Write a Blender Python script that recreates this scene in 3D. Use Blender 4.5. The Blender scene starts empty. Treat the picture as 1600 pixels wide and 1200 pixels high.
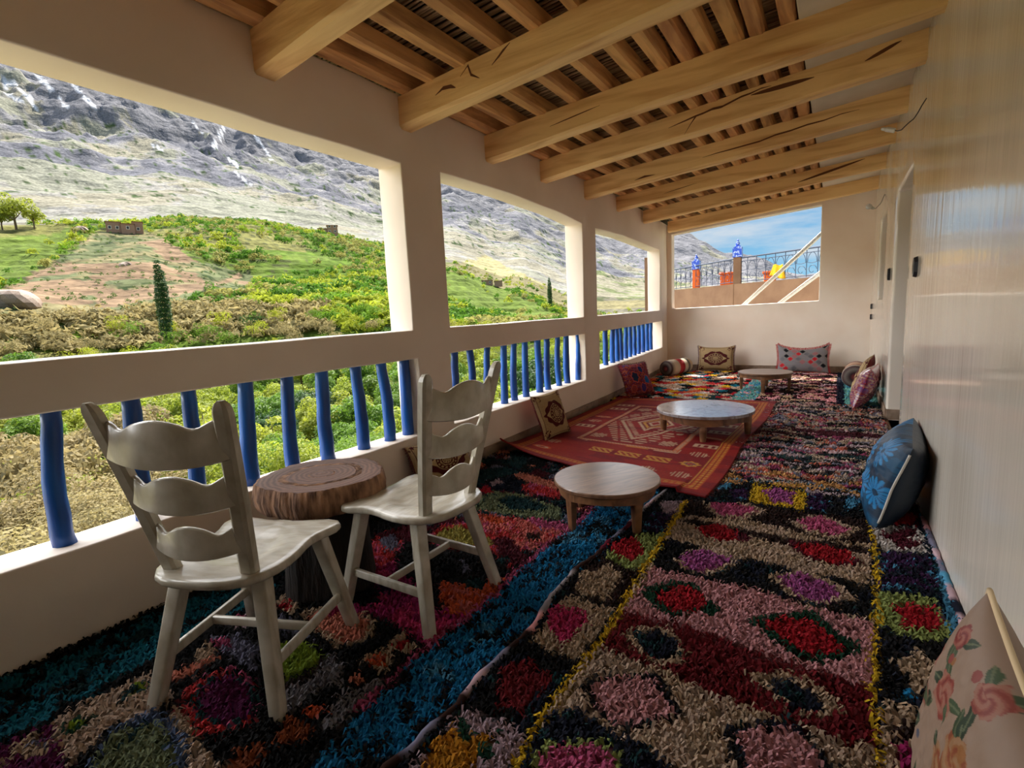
import bpy, bmesh, math, random
import numpy as np
from math import sin, cos, pi, radians, hypot, sqrt
from mathutils import Vector, Matrix
random.seed(7); np.random.seed(7)
S = bpy.context.scene; COL = S.collection

# ------------------------------------------------------------ camera, sky, sun, exposure
FPX = 804.8; YAW, PITCH, ROLL = .56553535, .138505, -.0475665; CAMH = 1.2
fv = np.array([-sin(YAW)*cos(PITCH), cos(YAW)*cos(PITCH), -sin(PITCH)])
rv = np.array([cos(YAW), sin(YAW), 0.]); uv_ = np.cross(rv, fv)
rv, uv_ = cos(ROLL)*rv+sin(ROLL)*uv_, -sin(ROLL)*rv+cos(ROLL)*uv_
cam = bpy.data.cameras.new('camera'); camo = bpy.data.objects.new('camera', cam); COL.objects.link(camo)
cam.sensor_width = 36; cam.lens = FPX/1600*36; cam.clip_end = 20000; cam.clip_start = .02
mw = Matrix.Identity(4)
for i in range(3):
    mw[i][0] = rv[i]; mw[i][1] = uv_[i]; mw[i][2] = -fv[i]
mw[2][3] = CAMH
camo.matrix_world = mw; S.camera = camo
S.view_settings.view_transform = 'Standard'; S.view_settings.look = 'None'
S.view_settings.gamma = 1; S.view_settings.use_curve_mapping = False
S.view_settings.exposure = 1.22

SUN_DIR = Vector((-.38, 1.0, 1.28)).normalized()
sl = bpy.data.lights.new('sun', 'SUN'); sl.energy = 5.2; sl.angle = radians(.53); sl.color = (1, .95, .87)
so = bpy.data.objects.new('sun', sl); COL.objects.link(so); so.rotation_euler = SUN_DIR.to_track_quat('Z', 'Y').to_euler()

# two added wide suns, unseen fill that brightens the interior from the valley side
gl = bpy.data.lights.new('interior_fill_ahead', 'SUN'); gl.energy = 2.2; gl.angle = radians(80); gl.color = (1, .97, .93)
go_ = bpy.data.objects.new('interior_fill_ahead', gl); COL.objects.link(go_); go_.rotation_euler = Vector((-1.0, .75, .72)).to_track_quat('Z', 'Y').to_euler()
gm = bpy.data.lights.new('interior_fill_behind', 'SUN'); gm.energy = 3.7; gm.angle = radians(70); gm.color = (1, .98, .95)  # second added fill sun, lower, for the house wall and far wall
gmo = bpy.data.objects.new('interior_fill_behind', gm); COL.objects.link(gmo); gmo.rotation_euler = Vector((-1.0, -.42, .42)).to_track_quat('Z', 'Y').to_euler()

W = bpy.data.worlds.new('sky'); S.world = W; W.use_nodes = True
nt = W.node_tree; nt.nodes.clear(); N = nt.nodes.new; Lk = nt.links.new
out = N('ShaderNodeOutputWorld'); bg = N('ShaderNodeBackground'); tc = N('ShaderNodeTexCoord')
sep = N('ShaderNodeSeparateXYZ'); Lk(tc.outputs['Generated'], sep.inputs[0])
ramp = N('ShaderNodeValToRGB'); Lk(sep.outputs['Z'], ramp.inputs[0])
e = ramp.color_ramp.elements; e[0].position = 0; e[0].color = (.26, .50, .66, 1); e[1].position = .6; e[1].color = (.05, .16, .42, 1)
k = ramp.color_ramp.elements.new(.16); k.color = (.10, .31, .55, 1)
mp = N('ShaderNodeMapping'); mp.inputs['Scale'].default_value = (1.3, 1.3, 7); Lk(tc.outputs['Generated'], mp.inputs[0])
nz = N('ShaderNodeTexNoise'); nz.inputs['Scale'].default_value = 2.6; nz.inputs['Detail'].default_value = 7; nz.inputs['Roughness'].default_value = .6; Lk(mp.outputs[0], nz.inputs[0])
cr = N('ShaderNodeValToRGB'); cr.color_ramp.elements[0].position = .47; cr.color_ramp.elements[1].position = .72; Lk(nz.outputs[0], cr.inputs[0])
mx = N('ShaderNodeMixRGB'); mx.inputs[2].default_value = (.52, .56, .6, 1); Lk(cr.outputs[0], mx.inputs[0]); Lk(ramp.outputs[0], mx.inputs[1])
Lk(mx.outputs[0], bg.inputs[0]); bg.inputs[1].default_value = .58; Lk(bg.outputs[0], out.inputs[0])
S.cycles.max_bounces = 10; S.cycles.diffuse_bounces = 6

# ------------------------------------------------------------ measuring helpers: a pixel of the photograph to a real point
def ray(x, y): return fv+rv*(x-800)/FPX-uv_*(y-600)/FPX
def onz(x, y, z=0.):
    d = ray(x, y); return np.array([0, 0, CAMH])+d*(z-CAMH)/d[2]
def onx(x, y, X):
    d = ray(x, y); return np.array([0, 0, CAMH])+d*X/d[0]
def ony(x, y, Y):
    d = ray(x, y); return np.array([0, 0, CAMH])+d*Y/d[1]
def px_of(P):
    d = np.asarray(P, float)-np.array([0, 0, CAMH]); z = d@fv
    z = np.where(z < .01, .01, z)
    return 800+FPX*(d@rv)/z, 600-FPX*(d@uv_)/z
FL = -.03                                         # slab level; the pile of the rugs comes up to z = 0

# ------------------------------------------------------------ numpy noise
def _h(i, j, s):
    n = (i.astype(np.int64)*374761393+j.astype(np.int64)*668265263+s*982451653) & 0x7fffffff
    n = ((n ^ (n >> 13))*1274126177) & 0x7fffffff
    return ((n ^ (n >> 16)) & 0xffff)/65535.
def vn(x, y, s=0):
    x = np.asarray(x, float); y = np.asarray(y, float)
    i = np.floor(x); j = np.floor(y); a = x-i; b = y-j; a = a*a*(3-2*a); b = b*b*(3-2*b)
    return (_h(i, j, s)*(1-a)+_h(i+1, j, s)*a)*(1-b)+(_h(i, j+1, s)*(1-a)+_h(i+1, j+1, s)*a)*b
def fbm(x, y, o=4, s=0, ridge=False):
    t = 0; a = 1; w = 0
    for k in range(o):
        n = vn(np.asarray(x)*2**k+17*k, np.asarray(y)*2**k+5*k, s+k)
        if ridge: n = 1-abs(2*n-1)
        t = t+a*n; w += a; a *= .5
    return t/w
def srgb(c):
    c = np.asarray(c, float)/255.
    return np.where(c <= .04045, c/12.92, ((c+.055)/1.055)**2.4)
def inpoly(px, py, poly):
    r = np.zeros(px.shape, bool); n = len(poly); j = n-1
    for i in range(n):
        xi, yi = poly[i]; xj, yj = poly[j]
        if yi != yj:
            r ^= ((yi > py) != (yj > py)) & (px < (xj-xi)*(py-yi)/(yj-yi)+xi)
        j = i
    return r

# ------------------------------------------------------------ object helpers
def mesh(name, V, F, mat, parent=None, cols=None, smooth=False, loc=None):
    V = np.asarray(V, dtype=np.float32).reshape(-1, 3)
    me = bpy.data.meshes.new(name)
    if isinstance(F, np.ndarray):
        nf, k = F.shape
        me.vertices.add(len(V)); me.vertices.foreach_set('co', V.ravel())
        me.loops.add(nf*k); me.loops.foreach_set('vertex_index', F.astype(np.int32).ravel())
        me.polygons.add(nf); me.polygons.foreach_set('loop_start', np.arange(0, nf*k, k, dtype=np.int32))
        me.update(calc_edges=True); me.validate()
    else:
        me.from_pydata(V.tolist(), [], F); me.update()
    if cols is not None:
        ca = me.color_attributes.new('col', 'FLOAT_COLOR', 'POINT')
        c4 = np.ones((len(V), 4), np.float32); c4[:, :3] = cols; ca.data.foreach_set('color', c4.ravel())
    me.polygons.foreach_set('use_smooth', [bool(smooth)]*len(me.polygons))
    if mat is not None: me.materials.append(mat)
    o = bpy.data.objects.new(name, me); COL.objects.link(o)
    if parent is not None: o.parent = parent
    if loc is not None: o.location = loc
    return o
def empty(name, loc=(0, 0, 0), rz=0):
    o = bpy.data.objects.new(name, None); COL.objects.link(o); o.location = loc; o.rotation_euler = (0, 0, rz); o.empty_display_size = .1
    return o
def tag(o, label=None, cat=None, group=None, kind=None):
    if label: o['label'] = label
    if cat: o['category'] = cat
    if group: o['group'] = group
    if kind: o['kind'] = kind
    return o
class MB:
    def __init__(s): s.V = []; s.F = []
    def add(s, V, F):
        b = len(s.V); s.V += [tuple(map(float, v)) for v in V]; s.F += [tuple(i+b for i in f) for f in F]
    def box(s, lo, hi):
        x0, y0, z0 = lo; x1, y1, z1 = hi
        s.add([(x0,y0,z0),(x1,y0,z0),(x1,y1,z0),(x0,y1,z0),(x0,y0,z1),(x1,y0,z1),(x1,y1,z1),(x0,y1,z1)],
              [(0,3,2,1),(4,5,6,7),(0,1,5,4),(1,2,6,5),(2,3,7,6),(3,0,4,7)])
    def tube(s, pts, rad, n=8, cap=True, squash=None):
        pts = [np.array(p, float) for p in pts]; rings = []
        for i, p in enumerate(pts):
            d = pts[min(i+1, len(pts)-1)]-pts[max(i-1, 0)]; d = d/np.linalg.norm(d)
            a = np.array([0, 0, 1.]) if abs(d[2]) < .9 else np.array([1., 0, 0])
            e1 = np.cross(d, a); e1 /= np.linalg.norm(e1); e2 = np.cross(d, e1)
            r = rad[i] if hasattr(rad, '__len__') else rad
            rings.append([p+r*(cos(t)*e1+sin(t)*e2*(squash or 1)) for t in [2*pi*k/n for k in range(n)]])
        V = [v for R in rings for v in R]; F = []
        for i in range(len(rings)-1):
            for k in range(n):
                a = i*n+k; b = i*n+(k+1) % n; F.append((a, a+n, b+n, b))
        if cap: F.append(tuple(range(n))); F.append(tuple(range(len(V)-1, len(V)-1-n, -1)))
        s.add(V, F)
    def bar(s, p, q, w, h, side=None, taper=1.):
        """squared bar p->q; w across 'side', h along the other"""
        p = np.array(p, float); q = np.array(q, float); d = (q-p)/np.linalg.norm(q-p)
        sd = np.array(side if side is not None else (1, 0, 0), float); sd -= d*(sd@d); sd /= np.linalg.norm(sd); o = np.cross(d, sd)
        V = []
        for c, t in ((p, 1.), (q, taper)):
            for a, b in ((-1,-1),(1,-1),(1,1),(-1,1)): V.append(c+sd*a*w/2*t+o*b*h/2*t)
        s.add(V, [(0,3,2,1),(4,5,6,7),(0,1,5,4),(1,2,6,5),(2,3,7,6),(3,0,4,7)])
    def lathe(s, prof, n=32, c=(0, 0, 0), wob=None):
        V = []; F = []
        for r, z in prof:
            for k in range(n):
                t = 2*pi*k/n; rr = r*(wob(t) if wob else 1); V.append((c[0]+rr*cos(t), c[1]+rr*sin(t), c[2]+z))
        m = len(prof)
        for i in range(m-1):
            for k in range(n):
                a = i*n+k; b = i*n+(k+1) % n; F.append((a, b, b+n, a+n))
        F.append(tuple(range(n-1, -1, -1))); F.append(tuple((m-1)*n+k for k in range(n)))
        s.add(V, F)
    def build(s, name, mat, parent=None, smooth=False, bevel=0, seg=2, loc=None):
        o = mesh(name, s.V, s.F, mat, parent, smooth=smooth, loc=loc)
        if bevel:
            m = o.modifiers.new('bevel', 'BEVEL'); m.width = bevel; m.segments = seg; m.limit_method = 'ANGLE'; m.angle_limit = radians(40)
            for p in o.data.polygons: p.use_smooth = True
        return o
def copy_tree(o, parent=None):
    c = o.copy(); COL.objects.link(c); c.parent = parent
    for ch in list(o.children): copy_tree(ch, c)
    return c
def grid(nu, nv):
    i, j = np.meshgrid(np.arange(nu-1), np.arange(nv-1), indexing='ij'); a = (i*nv+j).ravel()
    return np.stack([a, a+nv, a+nv+1, a+1], 1)

# ------------------------------------------------------------ materials
def mat(name, col=(.5, .5, .5), rough=.7, attr=False, c2=None, scale=(5, 5, 5), ns=1., lo=.35, hi=.65, detail=4, bump=0, bscale=None, bdist=.01,
        spec=.5, metal=0, transl=0, coat=0, objrand=0, mul=None, dist=0, sheen=0):
    m = bpy.data.materials.new(name); m.use_nodes = True; t = m.node_tree; t.nodes.clear(); n = t.nodes.new; l = t.links.new
    o = n('ShaderNodeOutputMaterial'); p = n('ShaderNodeBsdfPrincipled'); l(p.outputs[0], o.inputs[0])
    p.inputs['Roughness'].default_value = rough; p.inputs['Metallic'].default_value = metal
    p.inputs['Specular IOR Level'].default_value = spec; p.inputs['Coat Weight'].default_value = coat
    if sheen: p.inputs['Sheen Weight'].default_value = sheen
    tcn = n('ShaderNodeTexCoord'); mpn = n('ShaderNodeMapping'); mpn.inputs['Scale'].default_value = scale; l(tcn.outputs['Object'], mpn.inputs[0])
    if attr:
        a = n('ShaderNodeVertexColor'); a.layer_name = 'col'; src = a.outputs[0]
    else:
        a = n('ShaderNodeRGB'); a.outputs[0].default_value = (*col, 1); src = a.outputs[0]
    if c2 is not None:
        z = n('ShaderNodeTexNoise'); z.inputs['Scale'].default_value = ns; z.inputs['Detail'].default_value = detail; z.inputs['Distortion'].default_value = dist; l(mpn.outputs[0], z.inputs[0])
        r = n('ShaderNodeMapRange'); r.inputs[1].default_value = lo; r.inputs[2].default_value = hi; l(z.outputs[0], r.inputs[0])
        x = n('ShaderNodeMixRGB'); x.inputs[2].default_value = (*c2, 1)
        if mul: x.blend_type = 'MULTIPLY'
        l(r.outputs[0], x.inputs[0]); l(src, x.inputs[1]); src = x.outputs[0]
    if objrand:
        oi = n('ShaderNodeObjectInfo'); hs = n('ShaderNodeHueSaturation'); r1 = n('ShaderNodeMapRange'); r1.inputs[3].default_value = 1-objrand; r1.inputs[4].default_value = 1+objrand
        l(oi.outputs['Random'], r1.inputs[0]); l(r1.outputs[0], hs.inputs['Value'])
        r2 = n('ShaderNodeMapRange'); r2.inputs[3].default_value = .5-objrand*.06; r2.inputs[4].default_value = .5+objrand*.05
        wn = n('ShaderNodeTexWhiteNoise'); wn.noise_dimensions = '1D'; l(oi.outputs['Random'], wn.inputs['W']); l(wn.outputs[0], r2.inputs[0]); l(r2.outputs[0], hs.inputs['Hue'])
        l(src, hs.inputs['Color']); src = hs.outputs[0]
    l(src, p.inputs['Base Color'])
    if bump:
        mb_ = n('ShaderNodeMapping'); mb_.inputs['Scale'].default_value = bscale or scale; l(tcn.outputs['Object'], mb_.inputs[0])
        z2 = n('ShaderNodeTexNoise'); z2.inputs['Scale'].default_value = 1; z2.inputs['Detail'].default_value = 9 if name == 'terrain' else 5; l(mb_.outputs[0], z2.inputs[0])
        b = n('ShaderNodeBump'); b.inputs['Strength'].default_value = bump; b.inputs['Distance'].default_value = bdist; l(z2.outputs[0], b.inputs['Height']); l(b.outputs[0], p.inputs['Normal'])
    if transl:
        tr = n('ShaderNodeBsdfTranslucent'); l(src, tr.inputs[0]); ms = n('ShaderNodeMixShader'); ms.inputs[0].default_value = transl
        l(p.outputs[0], ms.inputs[1]); l(tr.outputs[0], ms.inputs[2]); l(ms.outputs[0], o.inputs[0])
    return m
lin = lambda *c: tuple(srgb(c))
M = {}
M['plaster'] = mat('plaster', lin(240, 228, 214), .62, c2=lin(230, 216, 200), scale=(1.2, 1.2, 1.2), bump=.35, bscale=(9, 9, 9), bdist=.006)
M['plaster_glossy'] = mat('plaster_glossy', lin(232, 224, 212), .085, c2=lin(222, 212, 198), scale=(1, 3, .6), bump=.38, bscale=(1, 16, .8), bdist=.006, spec=.6)
M['plaster_back'] = mat('plaster_back', lin(246, 234, 220), .5, c2=lin(238, 220, 202), scale=(1.5, 1.5, 1.5), bump=.3, bscale=(5, 5, 8), bdist=.006)
M['ceiling_plaster'] = mat('ceiling_plaster', lin(228, 216, 200), .8, c2=lin(205, 192, 174), scale=(2, 2, 2))
M['slab'] = mat('slab', lin(156, 118, 90), .6, c2=lin(90, 66, 50), scale=(3, 3, 3))
M['stone_trim'] = mat('stone_trim', lin(150, 128, 108), .7, c2=lin(112, 90, 72), scale=(12, 6, 12))
M['beam_wood'] = mat('beam_wood', lin(246, 208, 146), .62, c2=lin(200, 144, 84), scale=(1.3, 13, 13), dist=.6, lo=.45, hi=.8, bump=.5, bscale=(2.5, 30, 30), bdist=.008)
M['joist_wood'] = mat('joist_wood', lin(224, 174, 114), .75, c2=lin(140, 90, 50), scale=(14, 2, 14), dist=.5, lo=.4, hi=.75, bump=.7, bscale=(30, 3, 30), bdist=.01, objrand=.12)
M['reed'] = mat('reed', lin(186, 160, 122), .8, c2=lin(120, 92, 62), scale=(4, 60, 4))
M['crack'] = mat('crack', lin(104, 60, 32), .9)
M['dark_board'] = mat('dark_board', lin(60, 44, 32), .9)
M['blue'] = mat('blue_paint', lin(10, 92, 180), .38, c2=lin(6, 60, 134), scale=(14, 14, 3), bump=.5, bscale=(25, 25, 6), bdist=.006)
M['chair'] = mat('chair_paint', lin(196, 190, 176), .22, c2=lin(168, 160, 142), scale=(10, 30, 10), bump=.25, bscale=(60, 60, 12), bdist=.002)
M['chip'] = mat('worn_wood', lin(74, 54, 40), .8)
M['bark'] = mat('bark', lin(36, 27, 21), .95, c2=lin(16, 12, 9), scale=(24, 24, 5), bump=1, bscale=(28, 28, 6), bdist=.03)
M['slab_bark'] = mat('slab_bark', lin(166, 124, 94), .9, c2=lin(84, 56, 40), scale=(26, 26, 7), bump=1, bscale=(45, 45, 8), bdist=.02)
def rings_mat():
    m = mat('cut_wood', lin(138, 98, 74), .6, bump=.4, bscale=(30, 30, 30), bdist=.004); t = m.node_tree; n = t.nodes.new; l = t.links.new
    tcn = n('ShaderNodeTexCoord'); wv = n('ShaderNodeTexWave'); wv.wave_type = 'RINGS'; wv.rings_direction = 'Z'; wv.inputs['Scale'].default_value = 14; wv.inputs['Distortion'].default_value = 5; wv.inputs['Detail'].default_value = 3; wv.inputs['Detail Scale'].default_value = 1.2
    l(tcn.outputs['Object'], wv.inputs[0]); r = n('ShaderNodeValToRGB'); r.color_ramp.elements[0].color = (*lin(92, 60, 45), 1); r.color_ramp.elements[1].color = (*lin(126, 88, 68), 1)
    l(wv.outputs[0], r.inputs[0]); p = [x for x in t.nodes if x.type == 'BSDF_PRINCIPLED'][0]; l(r.outputs[0], p.inputs['Base Color']); return m
M['cut'] = rings_mat()
M['table_wood'] = mat('table_wood', lin(134, 92, 60), .4, c2=lin(86, 56, 36), scale=(3, 22, 8), ns=1.2, dist=.8, bump=.25, bscale=(4, 50, 10), bdist=.003)
M['table_top'] = mat('table_top', lin(124, 92, 70), .3, c2=lin(88, 62, 46), scale=(3, 16, 4), ns=1.3, dist=1.0, bump=.2, bscale=(4, 50, 10), bdist=.002)
M['table_top_worn'] = mat('table_top_worn', lin(146, 138, 138), .15, c2=lin(98, 74, 66), scale=(9, 16, 4), ns=1.2, dist=1.2, lo=.5, hi=.75, bump=.15, bscale=(8, 40, 10), bdist=.002, spec=.8)
M['attr_pile'] = mat('rug_pile', attr=True, rough=.9, spec=.15, transl=.12)
M['attr_cloth'] = mat('woven_cloth', attr=True, rough=.85, spec=.2, c2=(.7, .7, .7), mul=True, scale=(220, 220, 220), bump=.5, bscale=(260, 260, 260), bdist=.002)
M['attr_satin'] = mat('printed_cloth', attr=True, rough=.5, spec=.4, bump=.25, bscale=(16, 16, 16), bdist=.01)
M['fringe'] = mat('maroon_fringe', lin(88, 30, 32), .9)
M['red_trim'] = mat('red_trim', lin(176, 44, 52), .9)
M['piping'] = mat('piping', lin(214, 190, 150), .7)
M['zip'] = mat('silver_zip', lin(190, 186, 176), .4, metal=.3)
M['black'] = mat('black_metal', lin(34, 34, 40), .5)
M['iron'] = mat('blue_grey_iron', lin(52, 62, 84), .5)
M['white_pipe'] = mat('white_pipe', lin(236, 236, 232), .4)
M['brown_render'] = mat('brown_render', lin(128, 96, 70), .9, c2=lin(114, 82, 58), scale=(2, 2, 2), bump=.4, bscale=(14, 14, 14))
M['orange'] = mat('orange_render', lin(216, 98, 34), .9)
M['yellow_cloth'] = mat('yellow_cloth', lin(250, 190, 30), .8)
M['blue_tile'] = mat('blue_tile', lin(52, 84, 190), .25, c2=lin(180, 196, 232), scale=(16, 16, 16), lo=.5, hi=.6)
M['bulb'] = mat('frosted_glass', lin(214, 216, 216), .15, spec=.8)
M['grey_frame'] = mat('grey_frame', lin(128, 124, 118), .6)
M['terrain'] = mat('terrain', attr=True, rough=1, spec=.05, c2=(.55, .55, .55), mul=True, ns=.35, scale=(1, 1, 1), detail=8, bump=1, bscale=(.035, .035, .05), bdist=9)
M['trunk'] = mat('trunk_bark', lin(108, 92, 78), .95)
M['leaf_yellow'] = mat('leaf_yellow_green', lin(150, 160, 54), .6, transl=.45, objrand=.16, spec=.3)
M['leaf_green'] = mat('leaf_green', lin(104, 136, 44), .6, transl=.4, objrand=.16, spec=.3)
M['leaf_gold'] = mat('leaf_gold', lin(150, 136, 92), .65, transl=.4, objrand=.12, spec=.2)
M['leaf_dark'] = mat('leaf_dark', lin(58, 88, 40), .6, transl=.35, objrand=.15, spec=.3)
M['attr_leaf'] = mat('far_leaves', attr=True, rough=.8, transl=.35, spec=.1)
M['mud_wall'] = mat('mud_wall', lin(160, 128, 110), .95)
M['dark_glass'] = mat('dark_window', lin(50, 48, 52), .3)
# ------------------------------------------------------------ the setting
def steps(brk, d):
    o = []
    for a, b in zip(brk[:-1], brk[1:]):
        n = max(1, int(round((b-a)/d))); o += [a+(b-a)*i/n for i in range(n)]
    return o+[brk[-1]]
def wall_grid(name, ub, vb, holes, P, m, d=.16, bevel=.016, label=None):
    us = steps(ub, d); vs = steps(vb, d); nu, nv = len(us), len(vs)
    def solid(i, j):
        if i < 0 or j < 0 or i >= nu-1 or j >= nv-1: return False
        u = (us[i]+us[i+1])/2; v = (vs[j]+vs[j+1])/2
        return not any(a < u < b and c < v < e for a, b, c, e in holes)
    V = []; F = []; idx = {}
    def vi(i, j, t):
        k = (i, j, t)
        if k not in idx: idx[k] = len(V); V.append(P(us[i], vs[j], t))
        return idx[k]
    for i in range(nu-1):
        for j in range(nv-1):
            if not solid(i, j): continue
            F.append((vi(i,j,0), vi(i+1,j,0), vi(i+1,j+1,0), vi(i,j+1,0))); F.append((vi(i,j,1), vi(i,j+1,1), vi(i+1,j+1,1), vi(i+1,j,1)))
            if not solid(i-1, j): F.append((vi(i,j,0), vi(i,j+1,0), vi(i,j+1,1), vi(i,j,1)))
            if not solid(i+1, j): F.append((vi(i+1,j,0), vi(i+1,j,1), vi(i+1,j+1,1), vi(i+1,j+1,0)))
            if not solid(i, j-1): F.append((vi(i,j,0), vi(i,j,1), vi(i+1,j,1), vi(i+1,j,0)))
            if not solid(i, j+1): F.append((vi(i,j+1,0), vi(i+1,j+1,0), vi(i+1,j+1,1), vi(i,j+1,1)))
    o = mesh(name, V, F, m); bm = bmesh.new(); bm.from_mesh(o.data); bmesh.ops.recalc_face_normals(bm, faces=bm.faces); bm.to_mesh(o.data); bm.free()
    for p in o.data.polygons: p.use_smooth = True
    mo = o.modifiers.new('bevel', 'BEVEL'); mo.width = bevel; mo.segments = 3; mo.limit_method = 'ANGLE'; mo.angle_limit = radians(50)
    mo.harden_normals = False
    tag(o, kind='structure'); return o
def wob(a, b, s, k=.009): return float((fbm(a*1.7, b*1.7, 3, s)-.5)*2*k)
hat = lambda v, c, w: max(0., 1-abs(v-c)/w)
def xl(y): return -2.5 if y < 6.2 else -2.5-.22*min(1.2, (y-6.2)/3.6)**1.3
def left_P(u, v, t):
    x = xl(u)-.22*t+wob(u, v, 3+t)
    z = v
    dz = np.interp(u, [0, 2.9, 3.1, 4.0, 5.0, 5.6, 5.98, 7, 8.5, 9.3], [.02, .02, .04, .045, .01, -.04, -.05, -.03, -.045, -.045])
    z += dz*hat(v, 2.2, .22)
    z += float(np.interp(u, [0, 5.7, 5.9, 9.5], [0, 0, .075, .075]))*hat(v, .36, .3)+wob(u*2, v*2, 9, .006)
    return (x, u+wob(v*2, u, 5, .006), z)
LH = [(-.35, 2.69, 1.105, 2.2), (3.10, 5.59, 1.105, 2.2), (5.98, 9.25, 1.105, 2.2),
      (-.35, 2.72, .36, .91), (3.08, 5.60, .36, .91), (6.02, 9.45, .36, .91)]
wall_grid('wall_left', [-1.6, -.35, 2.69, 2.72, 3.08, 3.10, 5.59, 5.60, 5.98, 6.02, 9.25, 9.45, 10.1], [-3.5, -.03, .36, .91, 1.105, 2.2, 2.66], LH, left_P, M['plaster'])
BX = .44
def right_P(u, v, t): return (BX+.3*t+wob(u, v, 21+t, .006), u, v)
wall_grid('wall_right', [-1.6, 5.0, 6.2, 7.45, 8.5, 10.1], [-.6, -.03, 1.14, 2.15, 2.92], [(5.0, 6.2, -.03, 2.15), (7.45, 8.5, 1.14, 2.15)], right_P, M['plaster_glossy'], bevel=.02)
def back_P(u, v, t):
    top = np.interp(u, [-2.66, -.27], [2.47, 2.66]); bot = np.interp(u, [-2.66, -.27], [1.12, 1.15])
    z = v+(top-2.5)*hat(v, 2.5, .3)+(bot-1.13)*hat(v, 1.13, .4)
    if v > 2.6: z = 2.66+.092*(u+2.5)
    return (u, 9.88+.2*t+wob(u, v, 33+t, .006), z)
wall_grid('wall_back', [-2.95, -2.64, -.27, .75], [-1.2, -.03, 1.13, 2.5, 2.72], [(-2.64, -.27, 1.13, 2.5)], back_P, M['plaster_back'])
def near_P(u, v, t):
    return (u, -1.35-.2*t, v if v < 2.6 else 2.66+.092*(u+2.5))
wall_grid('wall_near', [-2.75, .75], [-1.2, -.03, 2.72], [], near_P, M['plaster'])
b = MB(); b.box((-2.7, -1.55, -.25), (1.9, 10.08, FL)); tag(b.build('floor', M['slab']), kind='structure')
# beyond the doorway and behind the little window: plain room shells
b = MB(); b.box((1.75, 4.3, FL), (1.85, 9.2, 2.9)); b.box((.76, 4.3, FL), (1.85, 4.4, 2.9)); b.box((.76, 9.1, FL), (1.85, 9.2, 2.9)); b.box((.74, 4.3, 2.75), (1.85, 9.2, 2.9))
tag(b.build('wall_inner_room', M['plaster']), kind='structure')
# baseboards
def baseboard(name, pts, h=.075, t=.018, nrm=(1, 0)):
    g = MB()
    for (x0, y0), (x1, y1) in zip(pts[:-1], pts[1:]):
        a = np.array([x0, y0]); c = np.array([x1, y1]); n_ = np.array(nrm)*t
        V = []
        for p in (a, c, c+n_, a+n_): V += [(p[0], p[1], FL), (p[0], p[1], h)]
        g.add(V, [(0,1,3,2),(2,3,5,4),(4,5,7,6),(6,7,1,0),(1,7,5,3),(0,2,4,6)])
    tag(g.build(name, M['stone_trim'], bevel=.004), kind='structure')
ys = list(np.arange(3.4, 9.8, .5))+[9.88]
baseboard('baseboard_left', [(xl(y)-.004, y) for y in ys], nrm=(1, 0))
baseboard('baseboard_back', [(-2.7, 9.885), (.44, 9.885)], nrm=(0, -1))
baseboard('baseboard_right', [(.445, 6.2), (.445, 9.88)], nrm=(-1, 0))
baseboard('baseboard_door', [(.44, 6.205), (.74, 6.205)], nrm=(0, -1))

# ceiling: joists, reeds, boards above and the plastered strip along the house wall
cz = lambda x: 2.632+.092*(x+2.5)                  # underside of the joists
root = MB()
def slab(g, x0, x1, y0, y1, z0, z1):
    V = []
    for y in (y0, y1):
        for x in (x0, x1): V += [(x, y, cz(x)+z0), (x, y, cz(x)+z1)]
    g.add(V, [(0,1,3,2),(4,6,7,5),(0,4,5,1),(2,3,7,6),(1,5,7,3),(0,2,6,4)])
slab(root, -3.35, .95, -1.7, 10.85, .135, .26)
ceil = root.build('ceiling', M['dark_board']); tag(ceil, kind='structure')
jx = [-2.44, -2.22, -1.97, -1.73, -1.47, -1.22, -1.05, -.90, -.765, -.615, -.465, -.31]
for k, x0 in enumerate(jx):
    n = 44; V = []; w0 = .044 if k else .05; R = random.Random(k)
    for i in range(n):
        y = -1.6+12.4*i/(n-1); xx = x0+.025*(float(vn(y*.5, k*7.3, 4))-.5)*2+.004*(R.random()-.5)
        w = w0*(.85+.35*float(vn(y*.8, k*3.1, 8))); d = .012*(float(vn(y*.9, k*5.7, 12))-.5)
        z0 = cz(xx)+.004+d
        prof = [(-w, .018), (-w*.72, 0), (w*.72, 0), (w, .018), (w, .10), (-w, .10)]
        V += [(xx+a, y, z0+b_) for a, b_ in prof]
    F = [(i*6+j, i*6+(j+1) % 6, (i+1)*6+(j+1) % 6, (i+1)*6+j) for i in range(n-1) for j in range(6)]
    mesh('joist', V, F, M['joist_wood'], ceil, smooth=False)
rd = MB(); R = random.Random(3)
y = -1.6
while y < 10.7:
    r = .006+.004*R.random(); dy = (R.random()-.5)*.03; x0 = -2.72+R.random()*.1; dz_ = R.random()*.012
    rd.tube([(x0, y, cz(x0)+.112+dz_), (-1.4, y+dy*.5, cz(-1.4)+.112+dz_), (-.2, y+dy, cz(-.2)+.112+dz_)], r, n=5, cap=False); y += .017+.008*R.random()
tag(rd.build('reed_matting', M['reed'], ceil, smooth=True), kind='stuff')
g = MB(); slab(g, -.255, .50, -1.5, 9.95, .0, .13)
for kk in range(0): pass
pl = g.build('plaster_strip', M['ceiling_plaster'], ceil, bevel=.01)

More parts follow.
